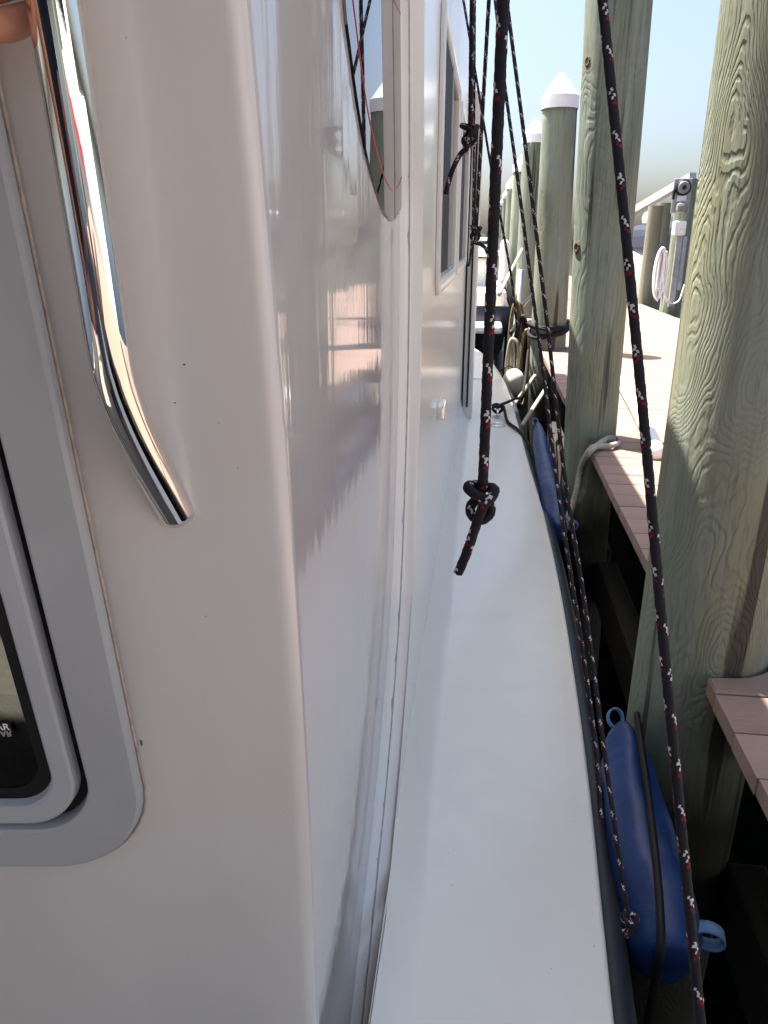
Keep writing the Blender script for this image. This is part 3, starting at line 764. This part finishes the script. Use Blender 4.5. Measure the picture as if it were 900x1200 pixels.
# ------------------------------------------------------------------ fenders
def fender(a, b, rad, label, strap=True):
    a, b = Vector(a), Vector(b); ax = (b-a); Lg = ax.length; ax.normalize()
    side = ax.cross(UP).normalized(); up = side.cross(ax)
    root = empty('fender', a, label, 'fender', 'blue fenders between hull and piles')
    prof = [(0.0, 0.14, 0.50), (0.012, 0.24, 0.62), (0.035, 0.38, 0.72), (0.08, 0.56, 0.80), (0.2, 0.84, 0.92), (0.45, 0.96, 1.0), (0.7, 1.04, 1.03), (0.88, 1.04, 1.02), (0.955, 0.95, 0.98), (0.985, 0.76, 0.9), (1.0, 0.42, 0.62)]
    v = []; f = []; n = 28
    tt = [p[0] for p in prof]; ts = sorted(set([i/90 for i in range(91)]))
    for t in ts:
        h = interp([(p[0], p[1]) for p in prof], t); wv = interp([(p[0], p[2]) for p in prof], t)
        for k in range(n):
            an = 2*math.pi*k/n; wr = 0.94 + 0.16*mnoise.noise(Vector((math.cos(an)*1.3, math.sin(an)*1.3, t*5 + a.y)))*(0.5 + abs(t-.5)*1.6) + 0.018*math.sin(3*an+9*t) + 0.012*math.sin(5*an-14*t) + (0.06*math.sin(an*6+1)*(max(0, 0.2-t)*5 + max(0, t-0.82)*5.5))
            v.append(ax*(t*Lg) + (side*math.cos(an)*rad*0.9*h*wr) + (up*math.sin(an)*rad*wv*wr))
    for i in range(len(ts)-1):
        for k in range(n): f.append((i*n+k, i*n+(k+1) % n, (i+1)*n+(k+1) % n, (i+1)*n+k))
    f.append(tuple(reversed(range(n)))); f.append(tuple((len(ts)-1)*n+k for k in range(n)))
    o = pyd('body', v, f, M['blue'], root, True); o.modifiers.new('s', 'SUBSURF').levels = 1; o.modifiers['s'].render_levels = 1
    def loop(c, d1, d2, wdir, R_, wd):
        v = []; f = []; n = 20
        for k in range(n+1):
            an = -math.pi*0.92 + math.pi*1.84*k/n
            p = c + d1*math.cos(an)*R_ + d2*math.sin(an)*R_*0.8
            q = c + d1*math.cos(an)*(R_-.004) + d2*math.sin(an)*(R_*0.8-.004)
            v += [p-wdir*wd, p+wdir*wd, q+wdir*wd, q-wdir*wd]
        for k in range(n):
            for e in range(4): f.append((k*4+e, k*4+(e+1) % 4, (k+1)*4+(e+1) % 4, (k+1)*4+e))
        pyd('webbing_loop', v, f, M['web'], root, True)
    d1 = (-ax*0.8 + UP*0.7).normalized(); d2 = (side - d1*side.dot(d1)).normalized(); loop(-ax*0.012 + up*rad*0.40 + side*0.012, d1, d2, d1.cross(d2), 0.025, 0.013)
    d1 = (ax*0.30 + RIGHT*0.9).normalized(); d2 = (UP - d1*UP.dot(d1)).normalized(); loop(ax*(Lg-0.05) + RIGHT*rad*0.98 + up*0.02, d1, d2, d1.cross(d2), 0.030, 0.014)
    if strap:
        v, f = tube(catmull([up*rad*1.04 - side*rad*0.3 + ax*0.02, up*rad*1.05 + ax*Lg*.4 - side*rad*.12, up*rad*1.04 + ax*Lg*.75 + side*rad*.1, up*rad*.9 + ax*Lg*.98 + side*rad*.3, up*rad*.2+ax*(Lg+.02)+side*rad*.35, up*-rad*1.2+ax*(Lg+.06)+side*rad*.4], .01), .0085, 8)
        pyd('strap', v, f, M['black'], root, True)
    return root
fender((0.388, 1.63, 1.140), (0.404, 1.08, 1.01), 0.086, 'blue vinyl fender with black strap wedged between hull and thick near pile')
fender((0.388, 4.85, 1.165), (0.405, 3.35, 1.00), 0.068, 'blue vinyl fender lying along the hull below the deck cleat', strap=False)

# ------------------------------------------------------------------ ropes
KN = [(0.15,4.2,0),(0.15,3,0),(0.15,1.9,-.1),(.1,1.0,-.35),(-.35,.1,-.6),(-.95,-.7,-.3),(-.75,-1.45,.25),(.1,-1.75,.5),(.95,-1.1,.5),(.85,-.1,.55),(0,.7,.75),(-.95,1.15,.45),(-1.3,1.5,-.3),(-.5,1.45,-.95),(.7,1.25,-.9),(1.35,1.25,-.1),(1.0,.75,.75),(.2,.05,1.1),(-.2,-1.0,1.25),(-.45,-2.2,.8)]
def hang_knot(name, top, kc, tail, r, label, group='lines hanging from the boat roof', phase=0, size=1.0, extra=None):
    d = 2*r*size; ax = (top-kc).normalized(); rt = RIGHT - ax*RIGHT.dot(ax); rt.normalize(); nr = rt.cross(ax)*1.0
    if nr.dot(FWD) > 0: nr = -nr
    P = [top, top.lerp(kc, .35), top.lerp(kc, .7)] + [kc + rt*x*d + ax*y_*d + nr*z*d for x, y_, z in KN]
    if tail is not None: P += tail
    return rope(name, P, r, label, group, phase=phase)
# R1: thick hanging line
fw1 = 0.72
top = at(590, 0, fwd=fw1); kc = at(563, 588, fwd=fw1); up1 = (top-kc).normalized()
hang_knot('hanging_rope', top + up1*(ZT+0.03-top.z), kc, [at(554, 627, fwd=fw1-.012), at(546, 650, fwd=fw1-.006), at(537, 671, fwd=fw1)], 0.0052,
          'thick red-and-white flecked black rope hanging to a knot with loose tail over the deck', phase=2)
# R2: thick slanting line
p0, p1, p2 = at(706, 0, depth=.78), at(757, 520, depth=.76), at(821, 1200, depth=.74)
pm = at(731, 250, depth=.772); pn = at(781, 790, depth=.75)
P = [p0 + (p0-pm)*2.4 + Vector((0,0,.1)), p0 + (p0-pm)*1.0, p0, pm, p1, pn, p2, p2 + (p2-pn)*0.9]
g2 = P[-1]
rope('slanting_rope', P, 0.0052, 'thick black rope with red and white flecks slanting down past the thick near pile', 'lines led down from the roof', phase=0)
# roof outrigger pole the lines hang from
# R3, R4: thinner lines to the near fender
tB = [(588,-60,1.62),(597,25,1.55),(622,220,1.5),(643,395,1.45),(662,560,1.38),(684,700,1.30),(704,850,1.22),(722,980,1.16),(737,1082,1.12)]
P = [at(a, b, depth=c) for a, b, c in tB]; P = [P[0] + (P[0]-P[1])*1.5] + P
kc = P[-1]; d = .008
P += [kc + RIGHT*x*d + UP*y_*d - FWD*z*d for x, y_, z in KN[6:]] 
rope('thin_line', P, 0.0040, 'thin black flecked line running down to a small knot on the strapped fender', 'lines led down from the roof', phase=4)
tC = [(578,-20,1.85),(591,95,1.8),(606,205,1.75),(621,320,1.7),(637,440,1.62),(652,560,1.52),(666,655,1.44),(680,745,1.36),(692,830,1.30),(700,900,1.26),(704,960,1.23)]
P = [at(a, b, depth=c) for a, b, c in tC]; P = [P[0] + (P[0]-P[1])*1.2] + P
rope('thin_line', P, 0.0041, 'thin black flecked line beside the knotted one, vanishing behind the strapped fender', 'lines led down from the roof', phase=7)
# lines along the house side
fwl = 1.5
top = at(553, 0, fwd=fwl); kc = at(550, 158, fwd=fwl)
hang_knot('hanging_line', top + (top-kc).normalized()*0.95, kc, [at(540, 180, fwd=fwl), at(530, 200, fwd=fwl), at(522, 228, fwd=fwl)], 0.0046,
          'black flecked line with big knot and curved tail hanging before the house windows', phase=1, size=1.15)
fwl = 1.95
top = at(573, 0, fwd=fwl); kc = at(557, 273, fwd=fwl)
hang_knot('hanging_line', top + (top-kc).normalized()*0.85, kc, [at(566, 288, fwd=fwl), at(573, 300, fwd=fwl), at(579, 318, fwd=fwl)], 0.0046,
          'black flecked line ending in a small knot beside the far end of the house', phase=5)
P = [at(a, b, depth=2.3) for a, b in ((553,60),(558,90),(567,145),(577,205),(588,262),(600,330),(606,385))]
rope('stay_line', [P[0]+(P[0]-P[1])*3]+P, 0.0038, 'thin dark line slanting across the sky behind the knotted rope', 'lines led down from the roof', phase=3)
P = [at(a, b, depth=2.6) for a, b in ((569,-40),(575,20),(586,110),(598,215),(611,320))]
# far shorter line hanging by the house end
P = [at(a, b, depth=3.0) for a, b in ((557,-20),(556,120),(554,260),(551,302),(549,312))]
rope('hanging_line', [P[0]+UP*.3]+P, 0.0045, 'thin dark line hanging straight down against the house corner', 'lines hanging from the boat roof', phase=6)

# black wraps on the capped pile
px_, py_ = PILES[2][0], PILES[2][1]; zc = 1.62; P = []
for k in range(0, 141):
    a = k*2*math.pi/20; rr = PILES[2][2]*1.03 + .018
    rr += .006*math.sin(k*.23)+.01*(k > 80)
    P.append(Vector((px_ + rr*math.cos(a), py_ + rr*math.sin(a), zc - .06 + .045*math.sin(k*.157) + .03*math.sin(a*1.0+.6) + .012*math.sin(k*.71))))
v, f = tube(P, .015, 10); o = pyd('mooring_wrap', v, f, M['ropeblack'], None, True); tag(o, 'black mooring rope wound in several turns round a white-capped pile', 'rope')
# pale line lying over the dock edge by the second pile
P = [at(722,514,Z=DOCK+.02), at(712,514,Z=DOCK+.02), at(700,522,Z=DOCK+.02), at(690,530,Z=DOCK+.018), at(681,548,fwd=3.45), at(676,575,fwd=3.40), at(668,600,fwd=3.35), at(660,625,fwd=3.3)]
tubo('dock_line', P, .016, M['dockline'], None, 10, .012); tag(bpy.data.objects['dock_line'], 'pale weathered line looped over the dock edge at the foot of a bare pile', 'rope')
P = [at(726,519,Z=DOCK+.02), at(716,522,Z=DOCK+.02), at(703,523,Z=DOCK+.02), at(693,526,Z=DOCK+.018), at(685,542,fwd=3.47), at(680,568,fwd=3.44), at(684,575,fwd=3.42), at(676,590,fwd=3.40)]
tag(tubo('dock_line', P, .013, M['dockline'], None, 10, .012), 'second, thinner pale line beside the weathered one at the bare pile', 'rope')
# white hose on the dock
P = [Vector((0.99, 5.9, DOCK+.035)), at(727,447,Z=DOCK+.035), at(741,470,Z=DOCK+.035), at(757,500,Z=DOCK+.035), at(770,530,Z=DOCK+.035)]
tag(tubo('white_hose', P, .036, M['hose'], None, 16, .03), 'thick white hose lying along the sunlit dock boards', 'hose')

# tangle of mooring gear beside the capped piles: pole with hanging coils
pole = empty('mooring_pole', (0.36, 7.9, -1), 'grey steel pole in the water beside the capped piles', 'pole')
v, f = tube([Vector((0,0,0)), Vector((0,0,1.5)), Vector((0,0,3.05))], .035, 14); pyd('shaft', v, f, M['galv'], pole, True)
v, f = tube(catmull([(0,0,2.55),(.05,-.04,2.72),(.16,-.08,2.82),(.28,-.2,2.86)], .02), .02, 8); pyd('hook', v, f, M['galv'], pole, True)
def coil(c, n, w_, h, r, m, label, grp, seed):
    rnd = random.Random(seed); P = []
    for k in range(n):
        ww, hh, dx = w_*rnd.uniform(.7, 1.2), h*rnd.uniform(.75, 1.15), rnd.uniform(-.04, .04)
        for a in range(12):
            an = math.pi/2 + 2*math.pi*a/12
            P.append(c + Vector((dx*a/12 + ww*math.cos(an), rnd.uniform(-.01, .01) + .012*k - .05, -hh + hh*math.sin(an))))
    o = tubo('rope_coil', P, r, m, None, 8, .025); tag(o, label, 'rope', grp)
coil(Vector((0.33, 7.84, 1.75)), 5, .05, .36, .012, M['tan'], 'tan rope coil hanging on the grey steel pole', 'coils on the steel pole', 1)
coil(Vector((0.40, 7.74, 1.62)), 5, .06, .42, .013, M['black'], 'black rope coil hanging on the grey steel pole', 'coils on the steel pole', 2)
coil(Vector((0.44, 7.62, 1.50)), 4, .05, .34, .011, M['tan'], 'brown rope coil hanging low beside the rope-wrapped pile', 'coils on the steel pole', 3)
coil(Vector((0.30, 7.55, 1.42)), 4, .045, .30, .012, M['dockline'], 'grey rope coil hanging low between hull and steel pole', 'coils on the steel pole', 4)
def fline(name, A, B, r, m, label, n=8, sag=0.0):
    A, B = Vector(A), Vector(B); P = [A.lerp(B, t) - UP*sag*4*t*(1-t) for t in (0, .25, .5, .75, 1)]
    return tag(tubo(name, P, r, m, None, n, .05), label, 'rope')
fline('mooring_line', at(585,345,depth=6.6), at(612,292,depth=9.2), .018, M['dockline'], 'cream line rising from the far white boat to a capped pile')
fline('mooring_line', at(597,482,depth=6.2), at(627,440,depth=6.5), .016, M['dockline'], 'cream line slanting up to the rope-wrapped pile')
fline('mooring_line', at(611,500,depth=5.4), at(640,455,depth=6.4), .017, M['dockline'], 'pale line slanting up below the black pile wrap')
fline('mooring_line', at(599,390,depth=6.9), at(624,370,depth=9.0), .022, M['black'], 'black line sagging from the steel pole to a capped pile', sag=-.06)

# ------------------------------------------------------------------ far side of the dock
def small_pile(x, y_, r, top, label, mk='pile_c'):
    root = empty('dock_pile', (x, y_, -2.4), label, 'pile', 'piles on the far side of the dock')
    v = []; f = []; n = 24; m = 12
    for a in range(m+1):
        z = (top+2.4)*a/m
        for b in range(n):
            an = 2*math.pi*b/n; w_ = r*(1 + .02*math.sin(2*an+z+x) + .012*math.sin(3*an-z*2))
            v.append((w_*math.cos(an), w_*math.sin(an), z))
    for a in range(m):
        for b in range(n): f.append((a*n+b, a*n+(b+1) % n, (a+1)*n+(b+1) % n, (a+1)*n+b))
    f.append(tuple(m*n+b for b in range(n)))
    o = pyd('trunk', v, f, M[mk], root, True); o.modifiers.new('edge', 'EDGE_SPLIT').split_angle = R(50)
    return root
pb = at(786, 363, Z=DOCK); pb2 = at(757, 356, Z=DOCK)
pz = at(795, 208, fwd=FWD.dot(pb)).z
small_pile(pb.x+.02, pb.y+.05, .135, pz-.02, 'green pile carrying an electric meter and a white box', 'pile')
small_pile(pb2.x, pb2.y+.1, .115, at(760, 241, fwd=FWD.dot(pb2)).z, 'dark weathered pile beside the one with the electric meter')
small_pile(pb2.x-.05, pb2.y+2.4, .12, 2.78, 'weathered pile behind the dark one, on the far side of the dock')
small_pile(pb2.x+.45, pb2.y+1.6, .12, 2.95, 'grey pile under the pale sloping beam')
# meter
f0 = FWD.dot(pb) - .16
mr = empty('power_meter', at(797, 228, fwd=f0), 'grey electric meter with round dial fixed high on a green pile', 'meter')
def mbox(name, x0, y0, x1, y1, d0, d1, m, par, org, bevel=.01):
    a = at(x0, y1, fwd=f0) - org; b = at(x1, y0, fwd=f0) - org
    lo, hi = (min(a.x, b.x), -d1, min(a.z, b.z)), (max(a.x, b.x), -d0, max(a.z, b.z))
    v, f = boxv(lo, hi); o = pyd(name, v, f, m, par); bev(o, bevel); return o
org = mr.location.copy()
mbox('back_plate', 786, 209, 812, 250, -.03, .0, M['galv'], mr, org)
def disc(name, px, py, r, d0, d1, m, par, org):
    c = at(px, py, fwd=f0) - org; v = []; f = []; n = 24
    for (q, d) in ((1, d0), (1, d1-.015), (.86, d1), (.0, d1)):
        for k in range(n): v.append((c.x + r*q*math.cos(2*math.pi*k/n), -d, c.z + r*q*math.sin(2*math.pi*k/n)))
    for a in range(3):
        for k in range(n): f.append((a*n+k, a*n+(k+1) % n, (a+1)*n+(k+1) % n, (a+1)*n+k))
    pyd(name, v, f, m, par, False)
disc('dial_ring', 800, 220, .105, 0, .07, M['black'], mr, org); disc('dial', 800, 220, .082, .055, .085, M['meter'], mr, org); disc('dial_hub', 800, 220, .03, .08, .10, M['black'], mr, org)
mbox('label_plate', 793, 229, 804, 236, .0, .03, M['white'], mr, org, .004)
mbox('socket_housing', 790, 238, 805, 250, .0, .14, M['meter'], mr, org, .04)
mbox('cable_box', 787, 222, 791, 234, .0, .06, M['black'], mr, org, .01)
wbx = empty('junction_box', at(795, 269, fwd=f0), 'white plastic junction box fixed below the meter on the green pile', 'box'); org = wbx.location.copy()
mbox('body', 787, 259, 803, 276, -.03, .12, M['white'], wbx, org, .025); mbox('lid', 788, 260, 802, 268, .12, .135, M['white'], wbx, org, .006)
mbox('conduit', 789, 277, 793, 360, -.03, .04, M['galv'], wbx, org, .006); mbox('conduit', 797, 277, 800, 340, -.03, .03, M['galv'], wbx, org, .006)
# white hose coil hanging beside
cc = at(776, 290, fwd=f0-.05); P = []; rnd = random.Random(4)
for k in range(9):
    ww, hh = rnd.uniform(.015, .085), rnd.uniform(.26, .37)
    for a in range(12):
        an = math.pi/2 + 2*math.pi*a/12; P.append(cc + Vector((ww*math.cos(an), -.012*k, -hh + hh*math.sin(an))))
P += [cc + Vector((.06, -.1, -.5)), cc + Vector((.16, -.1, -.74)), cc + Vector((.3, -.08, -.72)), cc + Vector((.36, -.05, -.5))]
tag(tubo('hose_coil', P, .015, M['hose'], None, 8, .03), 'white hose coil hanging between two piles on the far side of the dock', 'hose')
# sloping pale beam with posts (boat lift), covered boat behind
bf = FWD.dot(pb) + 3.0
A, B = at(738, 250, fwd=bf+1.5), at(812, 207, fwd=bf-.8)
lift = empty('boat_lift', (A.x, A.y, 0), 'pale steel boat lift with a sloping beam and upright posts', 'boat lift')
def beam(name, A, B, w_, h, m, par):
    A, B = Vector(A)-par.location, Vector(B)-par.location; d = (B-A).normalized(); s = d.cross(UP).normalized(); u = s.cross(d)
    v = [p + s*a*w_/2 + u*b*h/2 for p in (A, B) for a, b in ((-1,-1),(1,-1),(1,1),(-1,1))]
    f = [(0,1,2,3),(7,6,5,4)] + [(k, k+4, (k+1) % 4+4, (k+1) % 4) for k in range(4)]
    pyd(name, v, f, m, par)
M['lift'] = mat('pale_lift_steel', (0.42, 0.42, 0.40), 0.4, var=.1)
beam('beam', A, B, .12, .13, M['lift'], lift)
q = at(773, 230, fwd=bf+.4); q2 = at(775, 199, fwd=bf+.4); beam('post', (q.x, q.y, q.z), (q.x, q.y, q2.z), .10, .10, M['lift'], lift)
q = at(803, 215, fwd=bf-.6); q2 = at(806, 166, fwd=bf-.6); beam('post', (q.x, q.y, -1), (q.x, q.y, q2.z), .13, .13, M['lift'], lift)
q = at(794, 225, fwd=bf-.3); q2 = at(794, 199, fwd=bf-.3); beam('post', (q.x, q.y, -1), (q.x, q.y, q2.z), .10, .10, M['lift'], lift)
def far_boat(name, cx, cy, yaw, Lg, bw, free, m_h, m_t, label, cover=None, parts=()):
    root = empty(name, (cx, cy, 0), label, 'boat'); root.rotation_euler.z = yaw
    v = []; f = []; S = 16
    for i in range(S+1):
        t = i/S; wv = bw/2*(1 - max(0, (t-.45)/.55)**2.2); fr = free*(1 + .35*t*t)
        for x, z in ((-wv, fr), (-wv*.92, fr*.5), (-wv*.55, -.2), (0, -.4), (wv*.55, -.2), (wv*.92, fr*.5), (wv, fr)):
            v.append((x, t*Lg, z))
    for i in range(S):
        for k in range(6): f.append((i*7+k, (i+1)*7+k, (i+1)*7+k+1, i*7+k+1))
    f.append(tuple(range(7)))
    pyd('hull', v, f, m_h, root, True).modifiers.new('edge', 'EDGE_SPLIT').split_angle = R(40)
    v = []; f = []
    for i in range(S+1):
        t = i/S; wv = bw/2*(1 - max(0, (t-.45)/.55)**2.2)*.98; fr = free*(1 + .35*t*t)
        v += [(-wv, t*Lg, fr-.02), (0, t*Lg, fr+.06), (wv, t*Lg, fr-.02)]
    for i in range(S): f += [(i*3, i*3+1, i*3+4, i*3+3), (i*3+1, i*3+2, i*3+5, i*3+4)]
    pyd('deck', v, f, m_t, root, True)
    for nm, lo, hi, m, bv in parts:
        vv, ff = boxv(lo, hi); bev(pyd(nm, vv, ff, m, root), bv, 3)
    return root
q = at(812, 300, fwd=bf+2.2)
far_boat('covered_boat', q.x+.6, q.y, 0.0, 7, 2.4, 1.9, M['cream'], M['white'], 'cream boat under a navy canvas cover beyond the meter pile', parts=[
    ('canvas_cover', (-1.15, .2, 1.9), (1.15, 5.2, 2.75), M['navy'], .3), ('windscreen', (-1.0, 2.0, 2.7), (1.0, 4.0, 3.05), M['white'], .15)])
far_boat('added_cruiser', 5.6, -8.0, 0.0, 9, 3.2, 1.7, M['white'], M['cream'], 'unseen white cruiser with red stripe, added across the dock for chrome reflections', parts=[  # out of view, added to break up reflections in the chrome rail
    ('added_red_stripe', (-1.64, .3, 1.25), (-1.60, 4.6, 1.5), M['red'], .01), ('cabin', (-1.2, 1.6, 1.65), (1.2, 6.4, 3.3), M['white'], .15), ('window_band', (-1.24, 2.0, 2.35), (1.24, 6.0, 2.9), M['dark_glass'], .02), ('added_flybridge', (-1.0, 2.2, 3.32), (1.0, 4.6, 4.1), M['cream'], .15), ('engine_cover', (-.6, .2, 1.6), (.6, 1.2, 2.1), M['navy'], .1)])  # all parts of the added unseen cruiser
# white boat moored ahead
far_boat('moored_boat', -1.05, 12.3, 0.0, 8, 3.0, 1.35, M['hull'], M['cream'], 'white-decked boat with boxy stern moored ahead at the capped piles', parts=[
    ('stern_platform', (-1.2, -.75, 1.00), (1.36, .05, 1.12), M['white'], .04), ('coaming', (-1.35, 0, 1.3), (1.42, 1.0, 1.60), M['cream'], .08),
    ('console', (-1.0, 1.2, 1.35), (1.15, 4.0, 2.05), M['white'], .12), ('cabin_roof', (-1.2, .9, 2.08), (1.3, 4.3, 2.18), M['white'], .05), ('engine_cover', (-.3, -.5, 1.12), (.5, .1, 1.6), M['cream'], .15)])
for k, (a, b, dd, r_, h) in enumerate(((592, 281, 16, .10, 0), (599, 277, 17.5, .09, 0))):
    q = at(a, b, depth=dd); root = empty('white_post', (q.x, q.y, -2), 'white round-topped plastic post standing among the far capped piles', 'post', 'white posts by the far piles')
    prof = [(1, 0), (1, q.z+2-.1), (.8, q.z+2-.03), (.4, q.z+2), (0, q.z+2.005)]; v = []; f = []
    for rr, z in prof:
        for j in range(16): v.append((r_*rr*math.cos(math.pi*j/8), r_*rr*math.sin(math.pi*j/8), z))
    for a_ in range(4):
        for j in range(16): f.append((a_*16+j, a_*16+(j+1) % 16, (a_+1)*16+(j+1) % 16, (a_+1)*16+j))
    pyd('shaft', v, f, M['white'], root, True)
for k in range(5):
    far_boat('distant_boat', -6 + k*3.6, 70 + k*9, R(90 if k % 2 else 0), 9, 3, 1.4, M['white'], M['white'],
             'distant white cabin boat moored across the water', parts=[('cabin', (-1, 2.5, 1.4), (1, 6, 2.9), M['white'], .2), ('window_band', (-1.02, 2.8, 2.1), (1.02, 5.8, 2.5), M['dark_glass'], .02)])['group'] = 'boats across the water'
# round beige fender on the bow beyond
q = Vector((0.33, 7.35, 1.02)); v = []; f = []; n = 20
bf_ = empty('round_fender', q, 'round cream buoy fender hanging beside the bow', 'fender')
for a in range(13):
    th = math.pi*a/12
    for b in range(n): v.append((.11*math.sin(th)*math.cos(2*math.pi*b/n), .11*math.sin(th)*math.sin(2*math.pi*b/n), .13*math.cos(th)))
for a in range(12):
    for b in range(n): f.append((a*n+b, a*n+(b+1) % n, (a+1)*n+(b+1) % n, (a+1)*n+b))
pyd('ball', v, f, M['cream'], bf_, True)
v, f = tube([Vector((0,0,.12)), Vector((-.05,0,.16)), Vector((-.14,-.02,.10))], .008, 8); pyd('lanyard', v, f, M['black'], bf_, True)

# ------------------------------------------------------------------ hand on the rail
def skinned(name, verts, edges, rad, m, parent=None, root=0):
    me = bpy.data.meshes.new(name); me.from_pydata([tuple(p) for p in verts], edges, []); me.update()
    o = link(name, me, m, parent)
    bm = bmesh.new(); bm.from_mesh(me); ly = bm.verts.layers.skin.verify()
    for v_, r_ in zip(bm.verts, rad):
        v_[ly].radius = (r_, r_) if not isinstance(r_, tuple) else r_
        v_[ly].use_root = False
    bm.verts.ensure_lookup_table(); bm.verts[root][ly].use_root = True
    bm.to_mesh(me); bm.free()
    sk = o.modifiers.new('skin', 'SKIN'); sk.use_smooth_shade = True
    s = o.modifiers.new('sub', 'SUBSURF'); s.levels = 3; s.render_levels = 3
    return o
G = HR[4]; G = G + dirup*0.0
pk = at(16, 28, fwd=FWD.dot(HR[4]-CAM)); base = G + dirup*((pk.z - G.z)/dirup.z)      # rail centre at the little finger's height
def hp_(r_, f_, u_): return base + RIGHT*r_ + FWD*f_ + dirup*u_
verts = []; edges = []; rad = []
def add(p, r_, prev=None):
    verts.append(p); rad.append(r_)
    if prev is not None: edges.append((prev, len(verts)-1))
    return len(verts)-1
wr = add(hp_(-.115, -.060, .030), .026)
pa = add(hp_(-.085, -.035, .034), .027, wr)
el = add(hp_(-.22, -.14, .02), .036, wr); sh = add(hp_(-.40, -.30, -.02), .046, el)
for k, (ln, rr) in enumerate(((.88, .0088), (1.0, .0098), (1.06, .0102), (1.0, .0100))):
    u = .021*k
    kn = add(hp_(-.060, -.014, u+.000), .0120, pa)
    a0 = add(hp_(-.049*ln, .000, u-.001), rr*1.15, kn)
    a = add(hp_(-.038*ln, .011, u+.002), rr*1.20, a0)
    b0 = add(hp_(-.030*ln, .019, u+.008), rr*1.08, a)
    b = add(hp_(-.020*ln, .0255, u+.013), rr*0.98, b0)
    c = add(hp_(-.008, .0275, u+.016), rr*.92, b)
    add(hp_(.002, .0265, u+.018), rr*.74, c)
t0 = add(hp_(-.075, -.045, .060), .016, pa); t1 = add(hp_(-.045, -.040, .085), .0125, t0); t2 = add(hp_(-.018, -.028, .098), .0112, t1); add(hp_(.008, -.024, .104), .0095, t2)
# the photographer's body carries the arm (stands in the cockpit, out of frame but for the hand)
verts[sh] = Vector((-.50, -.30, 2.00)); rad[sh] = .062; verts[el] = Vector((-.52, .06, 2.06)); rad[el] = .040
ch = add(Vector((-.38, -.36, 1.90)), (.15, .11), sh); nk = add(Vector((-.36, -.36, 2.10)), .058, ch); hd0 = add(Vector((-.34, -.33, 2.22)), .085, nk); add(Vector((-.33, -.32, 2.34)), .082, hd0)
sr = add(Vector((-.24, -.46, 2.00)), .062, ch); er = add(Vector((.02, -.42, 1.84)), .042, sr); wr2 = add(Vector((.07, -.20, 2.12)), .028, er); add(Vector((.05, -.10, 2.22)), .03, wr2)
wa = add(Vector((-.40, -.40, 1.62)), (.14, .10), ch); pv = add(Vector((-.42, -.42, 1.44)), (.15, .11), wa)
for dx, dy in ((-.09, .07), (.08, -.08)):
    hpj = add(Vector((-.42+dx, -.42+dy, 1.34)), .085, pv); kn = add(Vector((-.42+dx*1.2, -.40+dy*1.3, 1.0)), .058, hpj); an = add(Vector((-.42+dx*1.3, -.43+dy*1.4, .64)), .042, kn); add(Vector((-.36+dx*1.3, -.30+dy*1.4, .595)), .034, an)
person = empty('person', Vector((-.42, -.42, .56)), 'person in a dark shirt whose hand grips the chrome handrail', 'person')
PL = person.location
hd = skinned('body', [p - PL for p in verts], edges, rad, M['skin'], person, pv)
def cloth(name, P, E, rr, m): return skinned(name, [Vector(p) - PL for p in P], E, rr, m, person, 0)
cloth('shirt', [(-.40,-.40,1.60),(-.38,-.36,1.90),(-.37,-.36,2.02),(-.50,-.30,2.00),(-.53,-.10,2.03),(-.24,-.46,2.00),(-.08,-.44,1.90),(-.42,-.42,1.42)], [(0,1),(1,2),(1,3),(3,4),(1,5),(5,6),(0,7)], [(.17,.13),(.18,.14),.10,.085,.070,.085,.068,(.17,.13)], M['shirt'])
cloth('trousers', [(-.42,-.42,1.42),(-.51,-.35,1.32),(-.53,-.31,1.0),(-.54,-.33,.72),(-.34,-.50,1.32),(-.32,-.50,1.0),(-.32,-.54,.72)], [(0,1),(1,2),(2,3),(0,4),(4,5),(5,6)], [(.165,.125),.105,.078,.065,.105,.078,.065], M['navy'])
